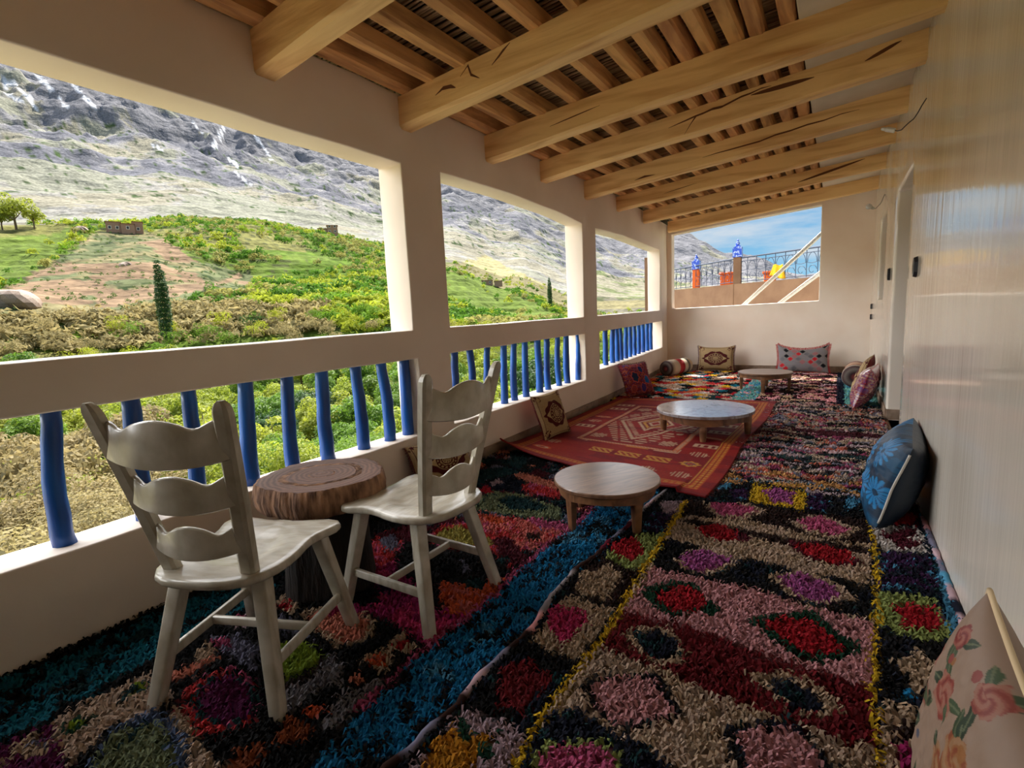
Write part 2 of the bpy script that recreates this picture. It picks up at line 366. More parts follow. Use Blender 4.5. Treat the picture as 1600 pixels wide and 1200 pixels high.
# ceiling beams
beams = [(.74, .74), (1.735, 1.745), (2.755, 2.77), (3.745, 3.86), (4.70, 4.62), (5.72, 5.70), (6.80, 6.80), (8.02, 8.05), (9.40, 9.50)]
names = ['rough ceiling beam right above the camera, cut off by the top edge of the photo',
 'squared golden ceiling beam over the nearest opening, largest and leftmost in the photo',
 'second squared ceiling beam, ending above the first pillar, with knot cracks near its left end',
 'third squared ceiling beam, its left end above the second opening next to the first pillar',
 'fourth ceiling beam, with the big dark knot and long crack across its middle',
 'fifth ceiling beam, with a thin dark crack running along its right half',
 'sixth ceiling beam, the third one counted from the far wall',
 'next to last ceiling beam before the far wall, dark split at its right end',
 'last thin ceiling beam, closest to the far wall opening']
for k, ((ya, yb), lab) in enumerate(zip(beams, names)):
    n = 30; V = []; w = .062 if k < 5 else .055
    h = .195 if k < 6 else .18
    for i in range(n):
        s = i/(n-1); x = -2.56+3.06*s; y = ya+(yb-ya)*s+.014*(float(vn(x*1.1, k*9.1, 40))-.5)*2
        zt = cz(x)+.004; hb = h*(.95+.12*float(vn(x*1.3, k*3.7, 44))); zb = zt-hb
        ww = w*(.95+.12*float(vn(x*1.2, k*4.9, 47))); c = .012+.010*float(vn(x*2, k, 50))
        V += [(x, y-ww, zt), (x, y-ww, zb+c), (x, y-ww+c, zb), (x, y+ww-c, zb), (x, y+ww, zb+c), (x, y+ww, zt)]
    F = [(i*6+j, i*6+(j+1) % 6, (i+1)*6+(j+1) % 6, (i+1)*6+j) for i in range(n-1) for j in range(6)]+[tuple(range(5, -1, -1)), tuple((n-1)*6+j for j in range(6))]
    bo = mesh('ceiling_beam', V, F, M['beam_wood']); tag(bo, lab, 'beam', 'timber beams under the ceiling')
    # knots and splits cut in the near face
    def crack(pts, wd):
        cg = MB(); P3 = []
        for px_, pz_ in pts:
            s = (px_+2.56)/3.06; yy = ya+(yb-ya)*s+.014*(float(vn(px_*1.1, k*9.1, 40))-.5)*2-w*(.95+.12*float(vn(px_*1.2, k*4.9, 47)))
            P3.append((px_, yy, cz(px_)-.195+pz_))
        V2 = []
        for i, p in enumerate(P3):
            ww_ = wd*(0.15+sin(pi*min(1, max(0, i/(len(P3)-1))))**.7)
            V2 += [(p[0]-.3*ww_, p[1]-.0016, p[2]-ww_/2), (p[0]+.3*ww_, p[1]-.0016, p[2]+ww_/2), (p[0], p[1]+.01, p[2])]
        F2 = []
        for i in range(len(P3)-1):
            for j in range(3): F2.append((i*3+j, i*3+(j+1) % 3, i*3+3+(j+1) % 3, i*3+3+j))
        cg.add(V2, F2); cg.build('crack', M['crack'], bo)
    if k == 2:
        crack([(-2.18, .10), (-2.12, .12), (-2.06, .11), (-2.02, .09)], .02); crack([(-1.98, .14), (-1.92, .18), (-1.9, .12), (-1.84, .08)], .012); crack([(-1.75, .12), (-1.68, .16), (-1.62, .19)], .025)
    if k == 4:
        R = random.Random(5); crack([(-1.25+.07*i, .10+.015*R.random()+.006*i) for i in range(12)], .016); crack([(-1.12, .02), (-1.09, .06), (-1.05, .11), (-1.02, .13)], .05); crack([(-.62+.07*i, .15-.004*i) for i in range(7)], .03)
        crack([(.1+.04*i, .12+.01*i) for i in range(6)], .03)
    if k == 5:
        R = random.Random(6); crack([(-1.2+.13*i, .07+.02*R.random()+.004*i) for i in range(11)], .014); crack([(-1.9, .05), (-1.8, .06), (-1.68, .05)], .02)
    if k == 7: crack([(-.5+.09*i, .08+.012*i) for i in range(9)], .03)
    if k in (3, 6): crack([(-1.9+.1*i, .09+.006*i) for i in range(5)], .008)

# blue poles of the balustrades
bays = [('row of crooked blue wooden poles under the rail of the nearest opening', None,
         [-.22, .08, .40]+[float(onx(a, c, -2.61)[1]) for a, c in [(72, 640), (200, 622), (292, 610), (380, 598), (446, 588), (500, 580), (556, 570), (597, 566), (630, 562)]], .36),
        ('row of blue wooden poles under the rail of the middle opening, between two pillars', None,
         [float(onx(a, c, -2.61)[1]) for a, c in [(709, 549), (734, 546), (760, 543), (786, 540), (802, 538), (819, 536), (840, 533), (854, 531), (871, 529), (884, 527), (902, 525)]], .36),
        ('row of closely set blue wooden poles under the rail of the farthest side opening', None,
         [float(onx(a, c, -2.66)[1]) for a, c in [(941, 517), (954, 515), (961, 514), (968, 513), (978, 512), (986, 511), (994, 510), (1002, 509), (1010, 508), (1019, 507), (1026, 506)]], .435)]
R = random.Random(12)
for bi, (lab, _, yy, zb) in enumerate(bays):
    rt = empty('balustrade', (xl(yy[len(yy)//2])-.11, yy[0], zb)); tag(rt, lab, 'railing', 'balustrades of blue poles')
    for y in yy:
        g = MB(); x0 = -2.61 if bi < 2 else xl(y)-.11; r = (.033 if bi == 0 else .029)+.006*R.random(); lean = (R.random()-.6)*.05; bow = (R.random()-.5)*.02; bx = (R.random()-.5)*.02
        pts = []; rad = []
        for i in range(9):
            s = i/8; pts.append((x0+bx*sin(pi*s)+.006*(R.random()-.5), y+lean*(1-s)-lean*.3+bow*sin(pi*s*1.4)+.006*(R.random()-.5), zb-.03+(.92+.0-zb+.03)*s)); rad.append(r*(1.15-.2*s+.08*(R.random()-.5)))
        g.tube(pts, rad, n=10); o = g.build('baluster', M['blue'], smooth=True); o.parent = rt; o.matrix_parent_inverse = Matrix.Translation(-rt.location)

# small fittings on the house wall
def hole(y, z, r, lab):
    g = MB(); n = 14
    V = [(0, r*cos(2*pi*k/n)*(.8+.25*random.random()), r*1.25*sin(2*pi*k/n)*(.85+.2*random.random())) for k in range(n)]
    g.add([(BX-.022, y+a[1], z+a[2]) for a in V]+[(BX-.001, y+a[1]*1.12, z+a[2]*1.12) for a in V]+[(BX-.016, y, z)], [(k, (k+1) % n, n+(k+1) % n, n+k) for k in range(n)]+[(k, 2*n, (k+1) % n) for k in range(n)])
    tag(g.build('wall_box', M['black']), lab, 'socket', 'junction boxes in the house wall')
hole(4.42, 1.37, .055, 'ragged black junction box in the wall just before the doorway')
hole(6.62, 1.40, .05, 'black junction box in the wall just past the doorway')
hole(9.6, 1.03, .032, 'small dark socket near the far corner, upper of two')
hole(9.6, .87, .032, 'small dark socket near the far corner, lower of two')
def wire(p0, p1, lab, bulb):
    p0 = np.array(p0); p1 = np.array(p1); rt = empty('hanging_lamp', tuple(p0)); tag(rt, lab, 'lamp', 'bare lamps hanging from wires')
    g = MB(); pts = []
    for i in range(9):
        s = i/8; p = p0+(p1-p0)*s; p = p+np.array([0, .012*sin(9*s), -.05*sin(pi*s)+.006*sin(14*s)]); pts.append(p-p0)
    g.tube(pts, .0035, n=6); g.build('wire', M['black'], rt)
    d = pts[-1]-pts[-2]; d = d/np.linalg.norm(d); g = MB(); e_ = pts[-1]; g.tube([e_-d*.005, e_+d*.05], .016, n=12); g.build('socket', M['bulb'], rt, smooth=False)
    g = MB(); L = .085 if bulb else .03
    rr = [.014, .018, .030, .034, .028, .012] if bulb else [.010, .012, .012, .011, .009, .005]
    g.tube([e_+d*(.05+L*s) for s in (0, .2, .5, .72, .9, 1.0)], rr, n=14); g.build('bulb', M['bulb'], rt, smooth=True)
pA = onx(1448, 153, BX); pB = ony(1397, 205, 4.55)
wire(pA, pB, 'wire with empty lamp socket sticking out of the wall just before the doorway', False)
pA = onx(1383, 303, BX); pB = ony(1364, 326, 7.75)
wire(pA, pB, 'frosted bulb on a short wire above the small window past the doorway', True)
# ------------------------------------------------------------ chairs
def seat_mesh():
    # outline: rounded back, sides pinched, flared front corners, shallow scallop along the front
    half = [(0, -.232), (.06, -.230), (.115, -.222), (.16, -.203), (.193, -.17), (.212, -.125), (.218, -.075), (.214, -.025), (.205, .02), (.203, .06), (.212, .10), (.228, .135), (.240, .165), (.238, .195), (.218, .218), (.18, .226), (.13, .218), (.08, .206), (.04, .201), (0, .2)]
    half = [(x, y*1.17 if y < 0 else y) for x, y in half]
    out = half+[(-x, y) for x, y in half[-2:0:-1]]
    n = len(out); V = []; F = []
    th = .030
    def top(x, y):
        d = hypot(x/.155, (y+.02)/.15); s = max(0, 1-d); s = s*s*(3-2*s)
        lip = .004*math.exp(-((d-1.05)/.12)**2)
        return -.019*min(1, s*2.2)+lip*.6+.004*math.exp(-(x/.02)**2)*max(0, min(1, (y-.02)/.1))
    K = 9
    for i in range(1, K+1):
        s = i/K*.965
        for x, y in out: V.append((x*s, y*s, top(x*s, y*s)))
    base = len(V)
    for s, z in ((.99, -.003), (1., -.010), (1., -.020), (.985, -.027), (.955, -.030)):
        for x, y in out: V.append((x*s, y*s, z))
    R = K+5
    for i in range(R-1):
        for k in range(n):
            a = i*n+k; b_ = i*n+(k+1) % n; F.append((a, b_, b_+n, a+n))
    V.append((0, 0, top(0, 0))); F += [(len(V)-1, (k+1) % n, k) for k in range(n)]
    F.append(tuple((R-1)*n+k for k in range(n-1, -1, -1)))
    F = [tuple(reversed(f)) for f in F]
    return V, F
SZ = .44
def post_pt(s, sx):                                   # s 0 at the seat .. 1 at the top
    return np.array([sx*(.138+.080*s), -.185-.110*s-.015*s*s, SZ-.01+(1.0-SZ+.01)*s])
def make_chair(label):
    t = empty('ladder_back_chair'); tag(t, label, 'chair', 'white ladder back chairs')
    V, F = seat_mesh(); o = mesh('seat', [(x, y, z+SZ) for x, y, z in V], F, M['chair'], t, smooth=True)
    b_ = bmesh.new(); b_.from_mesh(o.data); bmesh.ops.recalc_face_normals(b_, faces=b_.faces); b_.to_mesh(o.data); b_.free()
    feet = {}
    for sx in (-1, 1):
        for sy in (-1, 1):
            a = np.array([sx*(.145 if sy < 0 else .165), (-.145 if sy < 0 else .15), SZ-.028]); q = np.array([sx*.225, sy*.245, FL])
            feet[(sx, sy)] = (a, q); g = MB(); g.bar(a, q, .053, .046, side=(1, 0, 0) if True else None, taper=.82); g.build('leg', M['chair'], t, bevel=.006)
    def at(sx, sy, z):
        a, q = feet[(sx, sy)]; return a+(q-a)*((z-a[2])/(q[2]-a[2]))
    for sx in (-1, 1):
        g = MB(); g.bar(at(sx, -1, .135), at(sx, 1, .135), .018, .034, side=(1, 0, 0)); g.build('stretcher', M['chair'], t, bevel=.004)
    p = (at(-1, -1, .135)+at(-1, 1, .135))/2; q = (at(1, -1, .135)+at(1, 1, .135))/2
    g = MB(); g.bar(p, q, .018, .03, side=(0, 1, 0)); g.build('stretcher', M['chair'], t, bevel=.004)
    for sx in (-1, 1):
        V = []; F = []; SS = list(np.linspace(0, .9, 9))+[.93, .955, .972, .985, .993, .998, 1.0]; n = len(SS)
        for i in range(n):
            s = SS[i]; c = post_pt(s, sx); w = .056-.004*s; d = .038
            if s > .93: w *= sqrt(max(.10, 1-((s-.93)/.0705)**2)); d *= sqrt(max(.35, 1-((s-.93)/.085)**2))
            c = c+np.array([0, 0, 0])
            for a, e_ in ((-1,-.6),(-.6,-1),(.6,-1),(1,-.6),(1,.6),(.6,1),(-.6,1),(-1,.6)): V.append((c[0]+a*w/2, c[1]+e_*d/2, c[2]))
        for i in range(n-1):
            for k in range(8): F.append((i*8+k, i*8+(k+1) % 8, (i+1)*8+(k+1) % 8, (i+1)*8+k))
        F += [tuple(range(7, -1, -1)), tuple((n-1)*8+k for k in range(8))]
        mesh('back_post', V, F, M['chair'], t, smooth=False)
    for s0, hh in ((.785, .128), (.50, .100), (.215, .090)):
        n = 25; V = []; F = []
        for i in range(n):
            u = -1+2*i/(n-1); m_ = post_pt(s0, 1); x = u*(m_[0]+.004); y = m_[1]-.042*(1-u*u); z = m_[2]
            crown = .018*math.exp(-(u/.38)**2)-.012*math.exp(-((abs(u)-.56)/.15)**2)+.012*math.exp(-((abs(u)-.86)/.12)**2)
            zt = z+hh*.42+crown; zb = z-hh*.5+.010*(1-u*u)*-1+.012*u*u
            th = .009
            for yy, zz in ((-th, zb+.004), (-th, zt-.006), (-th*.4, zt), (th*.4, zt), (th, zt-.006), (th, zb+.004), (0, zb)): V.append((x, y+yy, zz))
        for i in range(n-1):
            for k in range(7): F.append((i*7+k, i*7+(k+1) % 7, (i+1)*7+(k+1) % 7, (i+1)*7+k))
        F += [tuple(range(6, -1, -1)), tuple((n-1)*7+k for k in range(7))]
        o = mesh('back_slat', V, F, M['chair'], t, smooth=True)
        b_ = bmesh.new(); b_.from_mesh(o.data); bmesh.ops.recalc_face_normals(b_, faces=b_.faces); b_.to_mesh(o.data); b_.free()
        mo = o.modifiers.new('e', 'EDGE_SPLIT'); mo.split_angle = radians(55)
    return t
def chips(t, spots):
    for (c, sx, sz, ax) in spots:
        g = MB(); V = []; n = 9
        for k in range(n):
            a = 2*pi*k/n; r = .6+.5*random.random(); d = (cos(a)*sx*r, sin(a)*sz*r)
            V.append((c[0]+(d[0] if ax == 'y' else 0), c[1]+(d[0] if ax == 'x' else 0), c[2]+d[1]))
        g.add(V, [tuple(range(n))]); g.build('paint_chip', M['chip'], t)
ch1 = make_chair('white painted ladder back chair nearest the camera, its back turned to us')
ch1.location = (-1.725, .95, 0); ch1.rotation_euler.z = math.atan2(.37, .93)
ch2 = copy_tree(ch1); ch2['label'] = 'white painted ladder back chair right of the stump table, facing the balcony opening'
ch2.location = (-1.515, 1.57, 0); ch2.rotation_euler.z = math.atan2(.99, .02)
chips(ch2, [((-.05, -.2, .135), .02, .006, 'n')][:0])

# ------------------------------------------------------------ tree stump table
st = empty('stump_table', (-1.97, 1.45, FL)); tag(st, 'stump table with a thick log slice on a bark trunk between the white chairs', 'table')
wb = lambda t: 1+.05*sin(3*t+1)+.03*sin(7*t)+.02*sin(13*t+2)
g = MB(); prof = [(.185+.02*(1-s)**3, s*.46) for s in np.linspace(0, 1, 12)]; g.lathe(prof, 40, (0, .0, 0), wb); o = g.build('trunk', M['bark'], st, smooth=True)
sw = lambda t: 1+.045*sin(2*t+.4)+.03*sin(5*t)+.012*sin(17*t)+.008*sin(29*t+1)
g = MB()
prof = [(.230, 0), (.260, .006), (.268, .03), (.274, .065), (.268, .10), (.262, .125)]
g.lathe(prof, 90, (0, 0, .415), sw); o = g.build('bark_edge', M['slab_bark'], st, smooth=True); o.rotation_euler = (0, 0, 0)
V = [(.262*sw(2*pi*k/90)*s*cos(2*pi*k/90), .262*sw(2*pi*k/90)*s*sin(2*pi*k/90), .5415+.003*sin(s*19)+(-.004 if s > .97 else 0)) for s in (.999, .97, .8, .6, .4, .2, .05) for k in range(90)]
F = [(i*90+k, i*90+(k+1) % 90, (i+1)*90+(k+1) % 90, (i+1)*90+k) for i in range(6) for k in range(90)]+[tuple(6*90+k for k in range(90))]
mesh('cut_top', V, F, M['cut'], st, smooth=True)

# ------------------------------------------------------------ low round tables
def low_table(c, r, h, label, topm, yaw, rl, turned, seam):
    t = empty('low_round_table', (c[0], c[1], FL), yaw); tag(t, label, 'table', 'low round wooden tables'); H = h-FL
    th = .024
    if seam:
        for s in (-1, 1):
            V = []; n = 40; pts = [(r*cos(pi*k/n-pi/2)*s, r*sin(pi*k/n-pi/2)) for k in range(n+1)]
            pts = [(x if abs(x) > .0018 else .0018*s, y) for x, y in pts]
            m_ = len(pts)
            V = [(x, y, H-th) for x, y in pts]+[(x, y, H-.003) for x, y in pts]+[(x*.992 if abs(x) > .003 else x, y*.992, H) for x, y in pts]
            F = [(k, (k+1) % m_, m_+(k+1) % m_, m_+k) for k in range(m_)]+[(m_+k, m_+(k+1) % m_, 2*m_+(k+1) % m_, 2*m_+k) for k in range(m_)]+[tuple(range(m_-1, -1, -1)), tuple(range(2*m_, 3*m_))]
            o = mesh('top_board', V, F, topm, t)
            b_ = bmesh.new(); b_.from_mesh(o.data); bmesh.ops.recalc_face_normals(b_, faces=b_.faces); b_.to_mesh(o.data); b_.free(); o.rotation_euler.z = radians(-28)
    else:
        g = MB(); g.lathe([(r*.975, H-th), (r, H-th+.005), (r, H-.005), (r*.985, H)], 72); g.build('tabletop', topm, t, bevel=0)
    g = MB(); ap = .070 if turned else .056; ri = rl+.012
    k4 = [(ri*cos(a), ri*sin(a)) for a in [pi/4+pi/2*k for k in range(4)]]
    # curved apron ring, arched low edge between the legs
    n = 64; V = []; R0, R1 = r-.026, r-.050
    for k in range(n):
        a = 2*pi*k/n; arch = .022*(abs(cos(2*(a-pi/4)+0)) < .8)*(1-(cos(2*(a))**2))*0
        lift = .020*max(0, 1-abs(((a % (pi/2))-pi/4)/(pi/4))*1.3) if turned else .012*abs(sin(2*a))
        for rr, z in ((R0, H-th), (R0, H-th-ap+lift), (R1, H-th-ap+lift), (R1, H-th)): V.append((rr*cos(a), rr*sin(a), z))
    F = [(k*4+j, k*4+(j+1) % 4, ((k+1) % n)*4+(j+1) % 4, ((k+1) % n)*4+j) for k in range(n) for j in range(4)]
    g.add(V, F); o = g.build('apron', M['table_wood'], t)
    b_ = bmesh.new(); b_.from_mesh(o.data); bmesh.ops.recalc_face_normals(b_, faces=b_.faces); b_.to_mesh(o.data); b_.free()
    for k in range(4):
        a = pi/2*k; c0 = (rl*cos(a), rl*sin(a))
        g = MB()
        if turned:
            g.tube([(c0[0], c0[1], 0)]+[(c0[0], c0[1], z) for z in (.012, .03, .075, .12, H-th-ap+.005)], [.020, .025, .023, .028, .031, .034], n=14)
            g.bar((c0[0], c0[1], H-th-ap-.012), (c0[0], c0[1], H-th), .058, .05, side=(cos(a), sin(a), 0))
            g.build('leg', M['table_wood'], t, smooth=False, bevel=.003)
        else:
            g.bar((c0[0], c0[1], H-th), (c0[0], c0[1], 0), .060, .048, side=(-sin(a), cos(a), 0), taper=.60); g.build('leg', M['table_wood'], t, bevel=.006)
    return t
low_table((-1.085, 2.665), .298, .245, 'small low round wooden table nearest the camera, tapered legs, on the blue carpet stripe', M['table_top'], radians(61), .246, False, False)
low_table((-1.01, 4.88), .425, .245, 'large low round table with a pale shiny split top standing on the red carpet', M['table_top_worn'], radians(10), .365, True, True)
low_table((-.80, 7.62), .335, .25, 'brown low round table farthest away, in front of the diamond patterned cushion', M['table_top'], radians(2), .29, False, False)
# ------------------------------------------------------------ rugs
# colours of the wool and rag strips
C = {k: srgb(v) for k, v in dict(cream=(214, 184, 160), pink=(226, 160, 164), beige=(206, 176, 146), red=(190, 24, 40), dred=(124, 22, 32), black=(16, 14, 16), navy=(20, 26, 46), green=(14, 66, 44),
     brown=(48, 26, 20), hotpink=(222, 60, 116), rose=(214, 96, 140), orchid=(186, 92, 160), purple=(64, 30, 76), yellow=(240, 196, 40), ochre=(222, 150, 36), lime=(164, 178, 100), sage=(132, 142, 104),
     teal=(16, 120, 142), blue=(20, 134, 190), lblue=(84, 158, 196), turq=(112, 176, 168), magenta=(176, 34, 104), plum=(110, 22, 84), mauve=(126, 124, 148), grey=(140, 134, 140), lilac=(198, 168, 178), peach=(232, 142, 118),
     coral=(220, 62, 66), orange=(228, 96, 50), salmon=(232, 122, 112), maroon=(96, 20, 40), dteal=(20, 62, 66), white=(226, 216, 210), lime2=(150, 176, 52), ygreen=(190, 176, 84), bluegrey=(92, 110, 146), rust=(150, 74, 36)).items()}
def fl(pts, sc=1., ox=0., oy=0.):                      # photo points -> points on the floor
    return [tuple(onz(ox+x/sc, oy+y/sc)[:2]) for x, y in pts]
def P3_(*p): return fl(p, 2., 800, 700)
def PA(*p): return fl(p, 2.6667, 0, 900)
def PB(*p): return fl(p, 2.6667, 400, 900)
def PC(*p): return fl(p, 3.2, 550, 750)
def PD(*p): return fl(p, 3.3333, 1000, 530)
RB = [ # right hand shag rug, painted in order
 ('cream', P3_((0,1000),(120,800),(300,570),(545,165),(1120,215),(1150,1030),(1160,1400),(-200,1400))),
 ('brown', P3_((540,160),(740,180),(1120,215),(1120,300),(985,285),(850,250),(740,225),(620,215),(520,212))),
 ('cream', P3_((590,165),(700,165),(800,195),(730,222),(640,212))), ('rose', P3_((612,172),(690,170),(770,195),(715,213),(645,206))),
 ('cream', P3_((860,228),(960,208),(1090,255),(1020,285),(930,268))), ('rose', P3_((888,226),(962,214),(1060,255),(1010,272),(930,256))),
 ('brown', P3_((515,222),(560,222),(640,238),(760,262),(880,285),(980,290),(1125,318),(1125,335),(960,312),(840,300),(700,262),(560,240))),
 ('maroon', P3_((690,255),(755,282),(705,297))), ('red', P3_((568,245),(640,235),(700,258),(700,288),(650,291),(600,272))),
 ('maroon', P3_((850,292),(950,290),(1100,360),(1010,368),(915,342))), ('red', P3_((880,300),(955,296),(1045,322),(1075,355),(1000,362),(935,340))),
 ('black', P3_((440,335),(480,285),(560,300),(660,335),(790,355),(900,388),(1010,402),(1135,437),(1132,538),(1000,505),(900,480),(760,438),(640,415),(540,395),(440,372))),
 ('cream', P3_((500,345),(590,308),(710,350),(660,385),(590,398),(530,372))), ('orchid', P3_((520,342),(592,316),(690,347),(640,374),(590,388),(540,368))),
 ('cream', P3_((795,398),(900,380),(1010,422),(1080,470),(960,488),(870,455))), ('orchid', P3_((828,400),(900,390),(998,425),(1030,462),(960,480),(880,452))),
 ('pink', P3_((440,372),(540,395),(640,415),(760,440),(900,485),(1000,510),(1132,545),(1140,742),(1050,722),(880,672),(740,622),(560,560),(450,532),(345,508),(385,445))),
 ('green', P3_((395,440),(480,418),(565,418),(605,462),(655,505),(630,520),(560,512),(500,532),(430,490))), ('red', P3_((448,455),(520,430),(580,440),(612,480),(592,508),(500,510))),
 ('green', P3_((742,540),(830,515),(945,508),(1010,565),(1098,628),(1060,650),(910,668),(820,600))), ('red', P3_((785,545),(850,527),(940,537),(990,580),(1050,622),(990,642),(920,640),(850,597))),
 ('dred', P3_((345,508),(450,532),(560,560),(740,622),(880,672),(1050,722),(1140,742),(1142,935),(1010,905),(870,850),(760,812),(620,765),(500,705),(455,680),(400,665),(270,612))),
 ('beige', P3_((335,575),(380,558),(490,560),(520,600),(545,650),(520,668),(450,672),(385,625))), ('navy', P3_((372,580),(460,568),(510,600),(520,640),(450,660),(400,622))),
 ('beige', P3_((722,700),(790,700),(880,690),(970,750),(1045,815),(1000,838),(900,832),(800,770))), ('navy', P3_((790,722),(870,712),(930,755),(990,810),(900,825),(825,775))),
 ('black', P3_((215,735),(330,700),(460,700),(530,830),(440,865),(310,878),(255,820))), ('pink', P3_((245,735),(350,708),(440,718),(505,828),(430,850),(320,862),(275,812))),
 ('black', P3_((655,880),(780,850),(880,845),(1010,1000),(1040,1100),(740,1100))), ('pink', P3_((700,890),(780,868),(870,868),(960,960),(985,1100),(760,1100))),
 ('navy', P3_((60,920),(130,825),(220,815),(310,885),(420,930),(540,1010),(620,1100),(-100,1200))),
 ('lime', P3_((60,960),(110,915),(300,915),(350,1000),(360,1100),(0,1200))), ('rose', P3_((80,962),(150,928),(285,932),(330,1000),(340,1100),(30,1200))),
 # left border blocks
 ('black', P3_((120,800),(300,570),(545,165),(420,165),(0,600),(-350,1000),(-400,1400),(-200,1400))),
 ('lilac', P3_((460,168),(545,165),(535,200),(470,200))), ('purple', P3_((400,262),(440,200),(530,200),(500,245),(470,275))),
 ('lime', P3_((290,350),(310,300),(400,268),(490,262),(440,350),(380,392))), ('red', P3_((300,305),(340,285),(390,278),(400,300),(415,325),(370,350),(325,330))),
 ('brown', P3_((180,450),(230,370),(290,345),(380,385),(430,370),(380,440),(320,500))), ('beige', P3_((190,440),(215,410),(210,380),(262,385),(300,358),(320,385),(345,390),(325,432),(285,482),(262,458),(215,462))),
 ('beige', P3_((60,600),(130,500),(180,458),(250,488),(320,500),(260,590),(195,665),(100,632))), ('hotpink', P3_((100,540),(125,478),(160,500),(230,505),(240,545),(200,572),(160,615),(125,572))),
 ('dred', P3_((-20,670),(60,655),(80,690),(130,705),(110,745),(60,780),(30,850),(-10,800),(-60,820))),
 ('lilac', PB((860,545),(1110,650),(1090,745),(1000,860),(560,860),(760,660))), ('ochre', PB((700,700),(760,670),(850,610),(880,660),(970,660),(940,760),(880,830),(640,840),(720,760))),
 ('green', PB((840,560),(900,640),(870,700),(840,640))), ('green', PB((930,700),(1000,690),(960,790),(920,740))), ('green', PB((950,620),(1020,640),(990,660),(950,650))),
 # right border blocks
 ('navy', P3_((1115,195),(1275,195),(1400,560),(1560,1400),(1150,1400),(1130,850))),
 ('red', P3_((1120,208),(1262,200),(1270,248),(1190,238))), ('white', P3_((1128,240),(1275,250),(1300,330),(1160,320),(1140,300))), ('maroon', P3_((1150,272),(1200,250),(1270,258),(1250,285),(1285,300),(1220,320),(1190,296))),
 ('purple', P3_((1140,322),(1305,335),(1330,440),(1145,440))),
 ('lime', P3_((1130,450),(1225,455),(1320,468),(1380,590),(1340,606),(1240,592),(1140,545))), ('red', P3_((1180,492),(1235,490),(1250,475),(1290,500),(1325,490),(1345,545),(1315,575),(1265,560),(1222,560),(1215,520))),
 ('black', P3_((1130,560),(1240,595),(1390,610),(1310,770),(1160,790),(1135,650))), ('beige', P3_((1185,665),(1245,660),(1268,618),(1295,660),(1355,665),(1320,735),(1262,772),(1235,705))),
 ('blue', P3_((1225,758),(1255,748),(1262,782),(1235,785))), ('navy', P3_((1255,780),(1330,760),(1330,830),(1262,815))),
 ('beige', P3_((1150,790),(1245,800),(1300,850),(1340,1000),(1400,1400),(1160,1400))), ('brown', P3_((1190,880),(1250,850),(1290,870),(1270,925),(1200,912))), ('magenta', P3_((1205,920),(1290,935),(1310,1010),(1330,1400),(1230,1400))),
 ('yellow', P3_((-8,1000),(108,800),(228,640),(288,570),(360,440),(430,330),(490,240),(535,165),(553,165),(509,240),(449,330),(380,440),(310,570),(252,640),(132,800),(12,1020))),
 ('yellow', P3_((1112,215),(1128,330),(1130,480),(1120,650),(1120,850),(1138,1000),(1150,1200),(1172,1200),(1160,1000),(1140,850),(1142,650),(1148,480),(1145,330),(1126,215))),
 ('lblue', P3_((1262,165),(1325,350),(1345,480),(1375,600),(1440,800),(1560,1200),(1620,1200),(1470,800),(1412,570),(1372,430),(1340,320),(1290,165))),
 # farthest row of blocks with the yellow square
 ('black', PD((360,745),(440,715),(800,745),(1250,800),(1290,920),(1160,930),(860,905),(560,855),(330,850))),
 ('lblue', PD((440,725),(800,748),(1180,795),(1180,806),(800,762),(430,742))), ('lblue', PD((360,760),(480,745),(470,775),(380,790))), ('purple', PD((470,790),(560,770),(560,840),(480,830))),
 ('yellow', PD((592,745),(865,765),(862,895),(566,842))), ('orchid', PD((625,790),(680,785),(690,762),(745,782),(820,800),(790,825),(800,870),(735,850),(690,858),(675,822))),
 ('purple', PD((868,775),(960,785),(940,835),(985,850),(960,900),(866,890))), ('lblue', PD((1085,820),(1130,800),(1160,850),(1120,880),(1060,890))),
]
